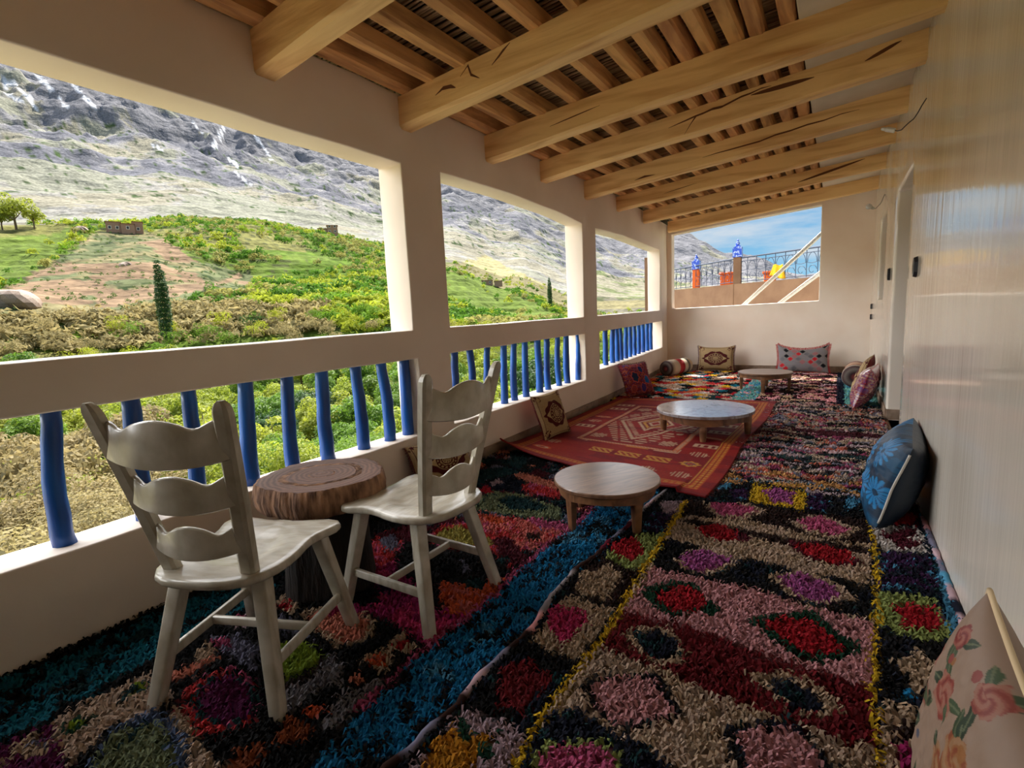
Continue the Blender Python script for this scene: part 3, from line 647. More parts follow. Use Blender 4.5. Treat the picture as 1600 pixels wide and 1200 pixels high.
LA = [ # left hand rug
 ('black', [(-3, -3), (.5, -3), (.5, 4.5), (-3, 4.5)]),
 ('teal', PA((-400,620),(0,420),(250,340),(460,240),(660,140),(1100,-60),(1300,-100),(1160,30),(1130,60),(1000,140),(830,210),(730,300),(620,345),(460,425),(250,560),(0,672),(-400,900))),
 ('plum', PA((-300,800),(0,690),(210,600),(240,660),(290,810),(100,1000),(-300,1000))), ('beige', PA((50,720),(170,620),(190,640),(120,690),(215,690),(200,730),(90,740),(0,790),(0,770))), ('mauve', PA((110,690),(195,650),(190,700),(130,705))),
 ('cream', PA((212,590),(320,530),(460,470),(600,400),(700,470),(720,520),(640,555),(440,620),(300,790),(240,680))), ('green', PA((262,605),(290,580),(380,570),(350,625),(275,655))), ('lime2', PA((300,595),(350,585),(330,620),(285,630))),
 ('dteal', PA((485,505),(540,455),(605,420),(600,470),(500,520))), ('lime2', PA((560,450),(600,430),(598,465),(560,478))),
 ('beige', PA((700,520),(740,540),(850,680),(920,800),(960,900),(800,900),(700,600))), ('cream', PA((840,690),(930,800),(960,900),(760,900),(780,740))),
 ('bluegrey', PA((350,790),(450,630),(640,545),(720,590),(800,690),(790,740),(740,850),(360,850))), ('sage', PA((405,760),(430,690),(520,620),(640,590),(700,640),(735,710),(735,850),(400,850))),
 ('peach', PA((700,400),(800,350),(900,300),(915,325),(820,385),(720,440))), ('beige', PA((800,330),(860,270),(915,320),(840,345))),
 ('coral', PA((735,520),(800,440),(880,392),(980,378),(1062,425),(1075,590),(960,632),(850,655),(790,600))), ('dteal', PA((782,515),(860,430),(930,398),(1000,398),(1060,455),(1066,585),(940,615),(850,600))), ('plum', PA((808,505),(870,440),(960,402),(1040,450),(1055,575),(930,598),(855,560))),
 ('mauve', PA((870,250),(1000,235),(1080,290),(1062,385),(960,330))), ('rose', PA((880,260),(970,250),(960,285),(910,290))),
 ('mauve', PA((1130,190),(1180,150),(1270,220),(1320,270),(1240,240))), ('lilac', PA((950,180),(1050,140),(1060,190),(1000,205))), ('rose', PA((980,165),(1010,150),(1030,175))),
 ('grey', PA((1155,470),(1260,420),(1330,350),(1370,300),(1440,370),(1500,400),(1600,430),(1440,590),(1350,640),(1310,600),(1400,520),(1420,440),(1340,450),(1240,540),(1210,560))),
 ('black', PA((1415,380),(1450,360),(1560,410),(1500,460),(1430,470))), ('peach', PA((1450,392),(1530,408),(1520,430),(1460,445))), ('black', PA((1260,520),(1330,490),(1370,540),(1330,600),(1250,590))), ('orange', PA((1265,540),(1340,515),(1350,560),(1300,580))),
 ('lime2', PA((1150,275),(1240,260),(1345,320),(1300,375),(1190,425),(1150,380))), ('brown', PA((1150,440),(1200,425),(1310,375),(1345,325),(1360,345),(1320,400),(1200,460))),
 ('rust', PA((1140,690),(1170,620),(1215,570),(1300,625),(1290,665),(1190,690))), ('rust', PA((930,790),(990,705),(1060,690),(1125,695),(1090,760),(1040,840),(940,850))),
 ('beige', PA((1250,150),(1320,125),(1500,125),(1570,185),(1545,250),(1470,265),(1400,285),(1330,235))), ('peach', PA((1285,165),(1340,140),(1480,145),(1540,190),(1500,250),(1420,268),(1350,225))),
 ('beige', PA((1140,110),(1190,60),(1245,110),(1220,150),(1160,130))), ('red', PA((1150,110),(1215,95),(1210,130),(1160,130))),
 ('beige', PB((430,340),(500,300),(560,285),(560,345),(540,395),(480,370))), ('orange', PB((450,345),(530,305),(545,350),(500,370))), ('beige', PB((555,265),(600,215),(665,290),(620,312),(565,300))), ('red', PB((570,270),(620,250),(635,285),(590,295))),
 ('beige', PB((620,190),(690,180),(715,200),(690,240),(640,220))), ('salmon', PB((635,195),(690,190),(690,225),(650,220))),
 ('magenta', PB((270,150),(300,120),(520,110),(700,150),(760,180),(900,150),(870,190),(770,250),(700,275),(640,230),(560,180),(480,150),(420,150))),
 # by the second chair
 ('magenta', PC((90,440),(230,380),(300,500),(350,600),(420,640),(620,640),(600,690),(480,760),(430,770),(330,690),(150,640))),
 ('coral', PC((60,330),(150,250),(260,240),(250,330),(180,420),(80,430))), ('maroon', PC((100,270),(200,240),(300,210),(420,230),(300,300),(180,300))), ('mauve', PC((130,290),(200,270),(240,310),(200,350),(150,330))),
 ('black', PC((210,370),(300,350),(420,360),(560,400),(600,460),(560,500),(420,505),(230,470))), ('mauve', PC((540,400),(560,395),(585,450),(560,460))),
 ('orange', PC((430,500),(560,505),(640,540),(700,475),(760,480),(700,560),(640,640),(560,660),(450,640))), ('dteal', PC((550,495),(620,478),(670,510),(640,545),(560,530))), ('purple', PC((120,500),(200,510),(210,560),(130,550))),
 ('coral', PC((380,270),(460,215),(540,200),(700,240),(850,330),(800,440),(700,350),(600,340),(420,330))), ('ygreen', PC((400,290),(430,250),(520,218),(620,240),(705,300),(680,325),(560,330))),
 ('maroon', PC((690,290),(800,270),(880,380),(820,425),(740,400),(720,330))), ('dteal', PC((730,380),(780,375),(790,410),(740,405))),
 ('salmon', PC((600,160),(720,170),(900,190),(940,240),(1070,230),(1000,290),(900,350),(860,345),(800,290),(640,230))), ('orange', PC((620,165),(740,180),(820,210),(720,215),(630,195))), ('brown', PC((860,262),(940,260),(935,292),(880,298))), ('lblue', PC((945,210),(990,220),(960,250),(940,240))),
 ('rose', PC((850,150),(940,190),(1090,210),(1070,240),(960,240),(880,200))), ('sage', PC((600,110),(690,50),(860,70),(1050,140),(1040,200),(960,190),(740,160),(620,140))), ('dteal', PC((722,100),(780,78),(880,85),(980,135),(920,150),(800,140))),
 ('coral', PC((835,30),(880,10),(960,15),(1050,60),(1040,90),(900,70))), ('navy', PC((650,30),(760,-20),(860,0),(850,30),(880,65),(740,50))), ('red', PC((628,40),(680,25),(705,55),(650,65))), ('lilac', PC((690,10),(740,-10),(760,10),(700,25))),
 ('peach', PC((760,-60),(900,-30),(1040,20),(1070,50),(1000,40),(860,0))), ('dteal', PC((600,-50),(760,-70),(860,-40),(740,-20),(640,10))),
 ('rose', PC((0,1130),(180,985),(300,850),(420,780),(600,640),(700,560),(800,450),(870,390),(1000,290),(1075,238),(1150,170),(1210,120),(1230,125),(1165,190),(1090,245),(1010,300),(880,405),(815,465),(715,575),(615,655),(440,795),(310,880),(200,1000),(60,1150))),
 ('blue', PC((40,1150),(200,1000),(310,880),(440,795),(615,655),(715,575),(815,465),(880,405),(1010,300),(1090,245),(1165,190),(1230,125),(1330,60),(1500,-20),(1640,-20),(1520,100),(1460,150),(1380,240),(1300,320),(1240,390),(1150,440),(1000,590),(920,740),(700,900),(560,1080),(400,1300),(-300,1500))),
]
def pal(names): return np.array([C[n] for n in names])
def blotch(cols, x, y, base, others, s=.05, thr=.62, seed=0, sel=None):
    n = fbm(x/s, y/s, 3, seed); m_ = n > thr
    if sel is not None: m_ &= sel
    cols[m_] = C[others]
def near_col(cols, name): return np.abs(cols-C[name]).sum(1) < 1e-4
def pat_polys(lst, x, y):
    cols = np.tile(C['black'], (len(x), 1))
    for nme, poly in lst:
        pa = np.array(poly); bb = (x > pa[:, 0].min()) & (x < pa[:, 0].max()) & (y > pa[:, 1].min()) & (y < pa[:, 1].max())
        if bb.any():
            ii = np.nonzero(bb)[0]; ii = ii[inpoly(x[ii], y[ii], poly)]; cols[ii] = C[nme]
    return cols
def pat_left(x, y):
    c = pat_polys(LA, x, y)
    q_ = near_col(c, 'black') & (y > 2.1)
    for nm_, th_, sd_ in (('dteal', .56, 41), ('navy', .60, 42), ('maroon', .63, 43), ('peach', .68, 44), ('mauve', .68, 46)): blotch(c, x*1.3, y, 'black', nm_, .13, th_, sd_, q_)
    b_ = near_col(c, 'blue'); blotch(c, x*2.2, y, 'blue', 'black', .045, .60, 3, b_); blotch(c, x, y, 'blue', 'lblue', .12, .66, 5, near_col(c, 'blue') & b_)
    t_ = near_col(c, 'teal'); blotch(c, x, y, 'teal', 'black', .06, .60, 8, t_); blotch(c, x, y, 'teal', 'dteal', .10, .55, 9, near_col(c, 'teal') & t_)
    blotch(c, x, y, 'sage', 'dteal', .03, .72, 11, near_col(c, 'sage')); blotch(c, x, y, 'salmon', 'coral', .04, .6, 12, near_col(c, 'salmon')); blotch(c, x, y, 'orange', 'salmon', .03, .6, 13, near_col(c, 'orange'))
    blotch(c, x, y, 'coral', 'rose', .04, .62, 14, near_col(c, 'coral')); blotch(c, x, y, 'magenta', 'hotpink', .05, .5, 15, near_col(c, 'magenta'))
    return c
def pat_right(x, y):
    c = pat_polys(RB, x, y)
    blotch(c, x, y, 'black', 'navy', .05, .6, 21, near_col(c, 'black')); blotch(c, x, y, 'cream', 'beige', .07, .5, 22, near_col(c, 'cream')); blotch(c, x, y, 'purple', 'lblue', .03, .68, 23, near_col(c, 'purple')); blotch(c, x, y, 'purple', 'navy', .04, .6, 24, near_col(c, 'purple'))
    blotch(c, x, y, 'navy', 'dteal', .03, .66, 25, near_col(c, 'navy'))
    return c
def pat_mid(x, y):                                     # striped rag rug with loose zigzags
    v = y*1.0+.10*np.abs(((x+.1)*1.6) % 1-.5)*2+.09*(fbm(x*3, y*3, 3, 60)-.5)
    k = np.floor(v/.042); r = _h(k, k*0, 61); r2 = fbm(x*3.5+k*7.3, k*1.7, 2, 62)
    q = np.clip(r*.62+(r2-.2)*.62, 0, .999)
    P = pal(['maroon', 'black', 'pink', 'cream', 'navy', 'beige', 'dteal', 'lilac', 'black', 'magenta', 'beige', 'mauve', 'orange', 'brown', 'cream', 'black'])
    c = P[(q*16).astype(int)]
    m_ = (y > 5.0) & (y < 5.35) & (fbm(x*2, y*8, 2, 64) > .42); c[m_] = C['maroon']
    m_ = (y < 3.93) & (fbm(x*5, y*12, 2, 66) > .52); c[m_] = C['ochre']
    m_ = (y > 4.2) & (y < 4.6) & (fbm(x*3, y*12, 2, 65) > .62); c[m_] = C['dteal']
    g = c.mean(1)[:, None]; return c*.72+g*.28*np.array([1.06, .98, .94])
def pat_far_left(x, y):                                # small diamonds
    a = (x+y)/.20; b_ = (x-y)/.20; k = _h(np.floor(a+.15*fbm(x*9, y*9, 2, 71)), np.floor(b_+.15*fbm(x*8, y*8, 2, 72)), 73)
    P = pal(['black', 'cream', 'red', 'white', 'teal', 'yellow', 'coral', 'cream', 'black', 'beige', 'orange', 'dteal']); return P[(k*12).astype(int)]*.95
def pat_far_right(x, y):
    v = y+.05*fbm(x*5, y*5, 2, 81); k = np.floor(v/.085); q = _h(k, k*0, 82); r2 = fbm(x*4+k*3, k, 2, 83)
    P = pal(['black', 'brown', 'pink', 'black', 'beige', 'maroon', 'lilac', 'black']); c = P[(np.clip(q*.6+r2*.6-.1, 0, .999)*8).astype(int)]
    e_ = (x > .10) | (x < -.82); c[e_] = C['turq']; blotch(c, x, y, 'turq', 'pink', .05, .66, 84, e_ & (x < -.82)); blotch(c, x, y, 'turq', 'lblue', .05, .62, 85, e_)
    m_ = ((x > .02) & (x <= .10)); c[m_] = C['navy']
    return c
RNG = np.random.default_rng(5)
def rug(name, label, poly, pat, dens, z0=-.004, ln=.034, wd=.0078, cat='rug', light_gain=1.):
    pa = np.array(poly); x0, y0 = pa.min(0); x1, y1 = pa.max(0)
    nx = max(2, int((x1-x0)/.035)); ny = max(2, int((y1-y0)/.035)); X, Y = np.meshgrid(np.linspace(x0, x1, nx), np.linspace(y0, y1, ny), indexing='ij')
    x = X.ravel(); y = Y.ravel(); z = -.024+.010*fbm(x*8, y*8, 2, 90)+z0*.3; F = grid(nx, ny)
    cx = x[F].mean(1); cy = y[F].mean(1); F = F[inpoly(cx, cy, poly)]
    base = mesh(name, np.stack([x, y, z], 1), F, M['attr_pile'], cols=pat(x, y)*.5, smooth=True)
    tag(base, label, cat)
    n = int((x1-x0)*(y1-y0)*dens); bx = RNG.uniform(x0, x1, n); by = RNG.uniform(y0, y1, n); kp = inpoly(bx, by, poly)
    # fewer, larger strips far from the camera
    kp &= RNG.uniform(0, 1, n) < np.clip((3.6/np.maximum(np.hypot(bx, by), .1))**1.2, .10, 1); bx = bx[kp]; by = by[kp]; n = len(bx)
    far = np.clip(np.hypot(bx, by)/3.6, 1, 3.2)**.75
    a = RNG.uniform(0, 2*pi, n)*.5+fbm(bx*5, by*5, 2, 95)*9; L = ln*RNG.uniform(.6, 1.25, n)*far**.6; w = wd*RNG.uniform(.6, 1.3, n)*far
    h = RNG.uniform(.010, .026, n); hz = .004*fbm(bx*10, by*10, 2, 97)
    dx, dy = np.cos(a), np.sin(a); sx, sy = -dy, dx; tw = RNG.uniform(-.5, .5, n)
    V = np.zeros((n, 6, 3)); zb = -.018+z0
    for i, (s, hh, ww) in enumerate(((0, 0, .7), (.55, 1., 1.), (1., .55, .55))):
        for j, sg in enumerate((-1, 1)):
            V[:, i*2+j, 0] = bx+dx*L*(s-.4)+sx*w*.5*ww*sg; V[:, i*2+j, 1] = by+dy*L*(s-.4)+sy*w*.5*ww*sg; V[:, i*2+j, 2] = zb+h*hh+hz+sg*tw*w*.5*(s > 0)
    F = np.arange(n)[:, None]*6; F = np.concatenate([np.stack([F[:, 0]+i for i in q], 1) for q in ((0, 1, 3, 2), (2, 3, 5, 4))])
    jx_ = RNG.normal(0, .006, n); jy_ = RNG.normal(0, .006, n); c = pat(bx+jx_, by+jy_)
    c = light_gain*c*(.40+.30*RNG.random(n))[:, None]+RNG.uniform(0, .008, (n, 1)); c = np.repeat(c, 6, 0)  # farther rugs lightened: brighter light at the far end put into pile colour
    o = mesh('pile', V.reshape(-1, 3), F, M['attr_pile'], base, cols=c, smooth=False); tag(o, kind='stuff'); return base
edgeR = fl([(602,1200),(640,1174),(662,1147),(715,1102),(745,1061),(797,1012),(831,984),(862,931),(903,887),(931,869),(953,844),(978,825),(1003,797),(1060,750)])
leftpoly = [(-2.5, -1.3), (-.6, -1.3), (-.62, 0)]+[(x+.03, y) for x, y in edgeR]+[(-1.0, 3.72), (-2.5, 3.72)]
leftpoly[-3] = (-1.0, 3.6)
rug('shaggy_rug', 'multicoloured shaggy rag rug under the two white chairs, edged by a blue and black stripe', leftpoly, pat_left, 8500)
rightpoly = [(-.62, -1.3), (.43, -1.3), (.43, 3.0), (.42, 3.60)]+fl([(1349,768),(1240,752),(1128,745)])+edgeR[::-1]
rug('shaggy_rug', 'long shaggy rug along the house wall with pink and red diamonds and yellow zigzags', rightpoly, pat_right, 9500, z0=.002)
rug('shaggy_rug', 'rag rug of thin wavy multicoloured stripes between the red carpet and the doorway', [(-.75, 3.55), (.42, 3.55), (.42, 6.15), (.40, 6.70), (-.75, 6.85)], pat_mid, 8500, z0=.006, light_gain=1.3)
rug('shaggy_rug', 'far shaggy rug of small bright diamonds by the left end of the far wall', [(-2.52, 6.3), (-1.1, 6.3), (-1.05, 9.55), (-2.68, 9.55)], pat_far_left, 8500, z0=.0, light_gain=1.8)
rug('shaggy_rug', 'dark far rug with pale stripes and turquoise borders under the farthest table', [(-1.1, 6.75), (.42, 6.60), (.42, 9.6), (-1.05, 9.6)], pat_far_right, 8500, z0=.003, light_gain=1.8)
# rolled, whipped edges of the long rug
def rolled(pts, lab_cols, r=.014):
    pts = [np.array(p) for p in pts]; P = []
    for a, b_ in zip(pts[:-1], pts[1:]):
        m_ = max(1, int(np.linalg.norm(b_-a)/.03)); P += [a+(b_-a)*i/m_ for i in range(m_)]
    P.append(pts[-1]); V = []; F = []; cc = []; n = 7
    for i, p in enumerate(P):
        d = P[min(i+1, len(P)-1)]-P[max(i-1, 0)]; d /= np.linalg.norm(d); s = np.array([-d[1], d[0]]); rr = r*(.8+.5*random.random())
        col = C[lab_cols[int(_h(np.array(i//4), np.array(3), 7)*len(lab_cols)) % len(lab_cols)]]
        for k in range(n):
            a = 2*pi*k/n; V.append((p[0]+s[0]*cos(a)*rr, p[1]+s[1]*cos(a)*rr, -.004+sin(a)*rr)); cc.append(col*(.7+.4*random.random()))
    for i in range(len(P)-1):
        for k in range(n): F.append((i*n+k, i*n+(k+1) % n, (i+1)*n+(k+1) % n, (i+1)*n+k))
    return V, F, cc
rg = [o for o in COL.objects if o.name.startswith('shaggy_rug')][1]
V, F, cc = rolled([(-.63, -.5)]+edgeR, ['lilac', 'grey', 'maroon', 'lilac', 'brown', 'mauve', 'pink', 'purple']); mesh('rolled_edge', V, F, M['attr_pile'], rg, cols=np.array(cc), smooth=True)
V, F, cc = rolled([(.425, -.5), (.425, 3.4)], ['lblue', 'mauve', 'lilac', 'magenta', 'navy', 'pink']); mesh('rolled_edge', V, F, M['attr_pile'], rg, cols=np.array(cc), smooth=True)

# ------------------------------------------------------------ flat woven red carpet
K = {'r': srgb((168, 30, 26)), 'r2': srgb((140, 22, 28)), 'o': srgb((214, 92, 36)), 'y': srgb((226, 160, 66)), 'c': srgb((222, 184, 150)), 'd': srgb((88, 14, 22)), 'p': srgb((92, 60, 110)), 'b': srgb((60, 70, 110))}
def star8(a, b_, r):                                   # eight pointed star test
    return (np.maximum(abs(a), abs(b_)) < r*.62) | (abs(a)+abs(b_) < r*.88)
def pat_kilim(u, v):
    """u across (m, 0..2), v along (m, 0..3.4)"""
    Wd, Ln = 1.95, 3.3; c = np.tile(K['r'], (len(u), 1)); n = fbm(u*2, v*9, 3, 5)
    c[n > .55] = K['r2']*1.1; c[(n < .36)] = K['r']*.85+K['o']*.12
    def st(m_, k): c[m_] = K[k]
    de = np.minimum(np.minimum(u, Wd-u), np.minimum(v, Ln-v)); al = np.where(np.minimum(u, Wd-u) < np.minimum(v, Ln-v), v, u)
    st((de > .085) & (de < .15), 'o'); st((de > .095) & (de < .14) & (((al/.045) % 1) < .55), 'y'); st((de > .112) & (de < .122), 'r')
    st((de > .165) & (de < .172), 'y')
    # motif zone between .18 and .62 at both ends, .18-.42 at the sides
    fu0, fu1, fv0, fv1 = .46, Wd-.46, .80, Ln-.62
    inside = (u > fu0) & (u < fu1) & (v > fv0) & (v < fv1)
    df = np.minimum(np.minimum(u-fu0, fu1-u), np.minimum(v-fv0, fv1-v))
    zone = ~inside & (de > .18)
    gu, gv = .27, .26; iu = np.floor((u-.18)/gu); iv = np.floor((v-.19)/gv); lu = (u-.18)-iu*gu-gu/2; lv = (v-.19)-iv*gv-gv/2; k = _h(iu, iv, 31)
    kinds = (k*5).astype(int); sw = (_h(iu, iv, 32) > .25)
    box_ = (abs(lu) < .105) & (abs(lv) < .055); m_ = zone & sw
    st(m_ & (kinds == 0) & box_, 'c'); st(m_ & (kinds == 0) & box_ & ((abs(lu) < .02) | (abs(abs(lu)-.06) < .015)) & (abs(lv) < .035), 'r2')
    st(m_ & (kinds == 1) & star8(lu, lv*1.3, .1), 'y'); st(m_ & (kinds == 1) & star8(lu, lv*1.3, .055), 'p'); st(m_ & (kinds == 1) & star8(lu, lv*1.3, .03), 'o')
    st(m_ & (kinds == 2) & box_, 'y'); st(m_ & (kinds == 2) & box_ & (((lu/.03+lv/.03) % 2) < 1) & (abs(lv) < .04), 'r')
    st(m_ & (kinds == 3) & ((lu/.11)**2+(lv/.05)**2 < 1), 'o'); st(m_ & (kinds == 3) & ((lu/.08)**2+(lv/.03)**2 < 1), 'c'); st(m_ & (kinds == 3) & ((lu/.05)**2+(lv/.015)**2 < 1), 'r')
    st(m_ & (kinds == 4) & star8(lu, lv*1.2, .1) & (((lu/.025) % 1) < .6), 'c')
    st(inside & (df < .055), 'o'); st(inside & (df > .008) & (df < .047) & ((((u+v)/.03) % 1) < .6), 'c'); st(inside & (df > .058) & (df < .066), 'd')
    a = u-Wd/2; b_ = v-(fv0+fv1)/2; di = abs(a)/.40+abs(b_)/.72; ins2 = inside & (df > .07)
    st(ins2 & (di < 1) & (di > .90), 'c'); st(ins2 & (di > .70) & (di < .84) & (((b_/.05) % 1) < .5), 'c'); st(ins2 & (di > .42) & (di < .5), 'c'); st(ins2 & (di < .42), 'r2'); st(ins2 & (di < .36) & (di > .28), 'y'); st(ins2 & (di < .2), 'c'); st(ins2 & (di < .12), 'r')
    comb = ins2 & (di > 1.08) & (di < 1.5) & (((b_/.075) % 1) < .42) & (((a/.03+b_/.07) % 5) > 1); st(comb, 'c')
    for (sa, sb) in ((-1, -1), (1, -1), (-1, 1), (1, 1)): q = (a-sa*.36, b_-sb*.70); st(ins2 & star8(q[0], q[1], .11) & ((((q[0]+q[1])/.035) % 1) < .6), 'c')
    st((abs(b_) < .006) & (abs(a) < .3) & False, 'd')
    return c*.55*(.86+.28*_h(np.floor(u/.012), np.floor(v/.006), 77))[:, None]
nu, nv = 196, 320
A_, B_, C_, D_ = [np.array(p) for p in ((-2.46, 3.62), (-.654, 3.158), (-.553, 6.70), (-2.42, 6.45))]
ug, vg = np.meshgrid(np.linspace(0, 1, nu), np.linspace(0, 1, nv), indexing='ij'); ug = ug.ravel(); vg = vg.ravel()
xy = (A_*((1-ug)*(1-vg))[:, None]+B_*(ug*(1-vg))[:, None]+C_*(ug*vg)[:, None]+D_*((1-ug)*vg)[:, None])
near = np.exp(-vg/.02); xy[:, 1] += .05*np.sin(ug*7+.5)*np.exp(-vg/.1); xy[:, 0] += .018*np.sin(vg*11)*(ug > .5)*np.exp(-(1-ug)/.15)
z = .010+.010*fbm(ug*5, vg*8, 2, 3)+.075*np.exp(-vg/.05)*np.exp(-ug/.12)+.030*np.exp(-vg/.03)*(.5+.5*np.sin(ug*13+2))*(ug < .9)+.02*np.exp(-((vg-.33-.12*np.sin(ug*3))/.02)**2)*(ug > .5)*.6
z = np.maximum(z, .008)
ko = mesh('flatweave_carpet', np.column_stack([xy, z]), grid(nu, nv), M['attr_cloth'], cols=pat_kilim(ug*1.95, vg*3.3), smooth=True)
tag(ko, 'red flat woven carpet with cream and orange motifs under the large pale table', 'carpet')
mo = ko.modifiers.new('thick', 'SOLIDIFY'); mo.thickness = .012; mo.offset = -1
def fringe_mesh(name, pts, nrm, ln, mt, parent, sp=.008, zz=.012, drop=.0, w=.004):
    V = []; F = []; R = random.Random(3)
    for a, b_ in zip(pts[:-1], pts[1:]):
        a = np.array(a, float); b_ = np.array(b_, float); L = np.linalg.norm(b_-a); m_ = int(L/sp); d = (b_-a)/L
        for i in range(m_):
            p = a+d*(i+R.random())*L/m_; l = ln*(.6+.6*R.random()); q = p+np.array(nrm)*l+d*(R.random()-.5)*l; k = len(V)
            V += [tuple(p-d*w/2), tuple(p+d*w/2), tuple(q+d*w/2-np.array([0, 0, drop])), tuple(q-d*w/2-np.array([0, 0, drop]))]; F.append((k, k+1, k+2, k+3))
    return tag(mesh(name, V, F, mt, parent), kind='stuff')
ids = [(nu-1)*nv+j for j in range(0, nv, 4)]; fringe_mesh('fringe', [(xy[i][0]-.003, xy[i][1], z[i]-.004) for i in ids], (1, 0, 0), .035, M['fringe'], ko, drop=.012)
# ------------------------------------------------------------ cushions
def cushion(label, c, U, Vv, w, h, t, pat, m, n=110, pinch=.07, sag=.0, group='cushions leaning against the walls', name='cushion', fringe=None, seam=None, wr=.006, seed=0, ears=.0):
    """c centre, U unit across, Vv unit up; faces along U x V"""
    c = np.array(c, float); U = np.array(U, float); U /= np.linalg.norm(U); Vv = np.array(Vv, float); Vv -= U*(Vv@U); Vv /= np.linalg.norm(Vv); Nn = np.cross(U, Vv)
    u, v = np.meshgrid(np.linspace(-1, 1, n), np.linspace(-1, 1, n), indexing='ij'); u = u.ravel(); v = v.ravel()
    def pos(u, v, side):
        th = ((1-np.abs(u)**2.6)*(1-np.abs(v)**2.6)).clip(0)**.5
        x = u*w/2*(1-pinch*(1-v*v)); y = v*h/2*(1-pinch*(1-u*u))-sag*(1-u*u)*(v > 0)*v*h
        y = y+ears*h*(u**4)*(v > 0)*v**3
        zz = side*(th*t/2+wr*(fbm(u*4+seed, v*4, 3, seed+3)-.5)*2*(th > .05)*th)
        zz += .006*np.sin((u*5+v*3+seed))*(1-np.abs(v))
        return c+U[None]*x[:, None]+Vv[None]*y[:, None]+Nn[None]*zz[:, None]
    loc = Vector(c-Vv*h/2)
    F = grid(n, n); P1 = pos(u, v, 1)-np.array(loc); P2 = pos(u, v, -1)-np.array(loc)
    cols = np.concatenate([pat(u, v, 1), pat(u, v, -1)])
    o = mesh(name, np.concatenate([P1, P2]), np.concatenate([F, F[:, ::-1]+n*n]), m, cols=cols, smooth=True, loc=loc)
    tag(o, label, 'cushion', group)
    t_ = np.linspace(-1, 1, 40); ring = [(a, -1) for a in t_]+[(1, a) for a in t_[1:]]+[(-a, 1) for a in t_[1:]]+[(-1, -a) for a in t_[1:-1]]
    ru = np.array([r[0] for r in ring]); rv2 = np.array([r[1] for r in ring]); E_ = pos(ru, rv2, 0)-np.array(loc)
    if fringe:
        mt, ln, sides = fringe; V = []; Fq = []; R = random.Random(seed); N_ = len(ring)
        for i in range(N_):
            a = E_[i]; b_ = E_[(i+1) % N_]
            uu, vv = (ru[i]+ru[(i+1) % N_])/2, (rv2[i]+rv2[(i+1) % N_])/2
            sd = 'l' if uu < -.99 else 'r' if uu > .99 else 't' if vv > .99 else 'b' if vv < -.99 else 'x'
            if sd not in sides: continue
            outn = {'l': -U, 'r': U, 't': Vv, 'b': -Vv}[sd]
            for q in range(5):
                p = a+(b_-a)*(q+R.random())/5; ww = (b_-a)/5*.9; l = ln*(.7+.5*R.random()); off = Nn*(R.random()-.5)*.02; k = len(V)
                V += [p-ww/2, p+ww/2, p+ww/2+outn*l+off, p-ww/2+outn*l+off]; Fq.append((k, k+1, k+2, k+3))
        tag(mesh('fringe', V, Fq, mt, o), kind='stuff')
    if seam:
        mt, r, a0, a1 = seam; g = MB(); pts = [E_[i % len(ring)] for i in range(a0, a1)]; g.tube(pts, r, n=8); g.build('piping' if mt is M['piping'] else 'zip', mt, o, smooth=True)
    return o
cc3 = lambda n, k: np.tile(srgb(k), (n, 1))
dim = lambda f, k: (lambda u, v, s: f(u, v, s)*k)
def pat_medallion(u, v, side):
    c = cc3(len(u), (206, 176, 128)); A = srgb((96, 30, 32)); B = srgb((214, 186, 136))
    if side < 0: return cc3(len(u), (130, 50, 44))
    r = np.hypot(u/.78, v/.74); a = np.arctan2(v, u)
    rr = np.hypot(u/.70, v/.62)*(1+.05*np.cos(a*8)); m_ = (rr < 1) | ((np.abs(u)/.86+np.abs(v)/.5) < 1); c[m_] = A
    m_ = (np.abs(u)/.66+np.abs(v)/.50 < 1) | (np.hypot(u/.46, v/.44) < 1); c[m_] = B
    for q in (.40, .30, .20): m_ = np.abs(np.hypot(u, v)-q) < .022; c[m_] = A
    m_ = (np.abs(np.hypot(u, v)-.35) < .03) & (np.sin(a*14) > .2); c[m_] = A
    m_ = (np.hypot(u, v) < .27) & (np.sin(a*8)*np.sin(np.hypot(u, v)*40) > .25); c[m_] = A
    cu, cv = np.abs(u)-.82, np.abs(v)-.80; q = fbm(u*14, v*14, 2, 5); m_ = (np.hypot(cu, cv) < .17) & (q > .48); c[m_] = A
    e = np.maximum(np.abs(u), np.abs(v)); m_ = (e > .90) & (e < .925); c[m_] = A
    return c*(.9+.2*vn(u*60, v*60, 3))[:, None]
def pat_diamond(u, v, side):
    P = [srgb(k) for k in ((120, 116, 124), (196, 44, 52), (20, 20, 26), (160, 84, 92), (84, 84, 96), (120, 116, 124), (60, 64, 78))]
    a = (u*3.0+v*2.0); b_ = (u*3.0-v*2.0); ia, ib = np.floor(a), np.floor(b_); k = (_h(ia, ib, 91)*7).astype(int); c = np.array(P)[k]
    fa, fb = a-ia-.5, b_-ib-.5; e = np.maximum(abs(fa), abs(fb)); c[e > .38] = srgb((176, 170, 166)); c[e > .46] = srgb((40, 38, 46)); m_ = (e > .15) & (e < .20) & (k != 1) & (k != 2); c[m_] = srgb((176, 170, 166))
    return c
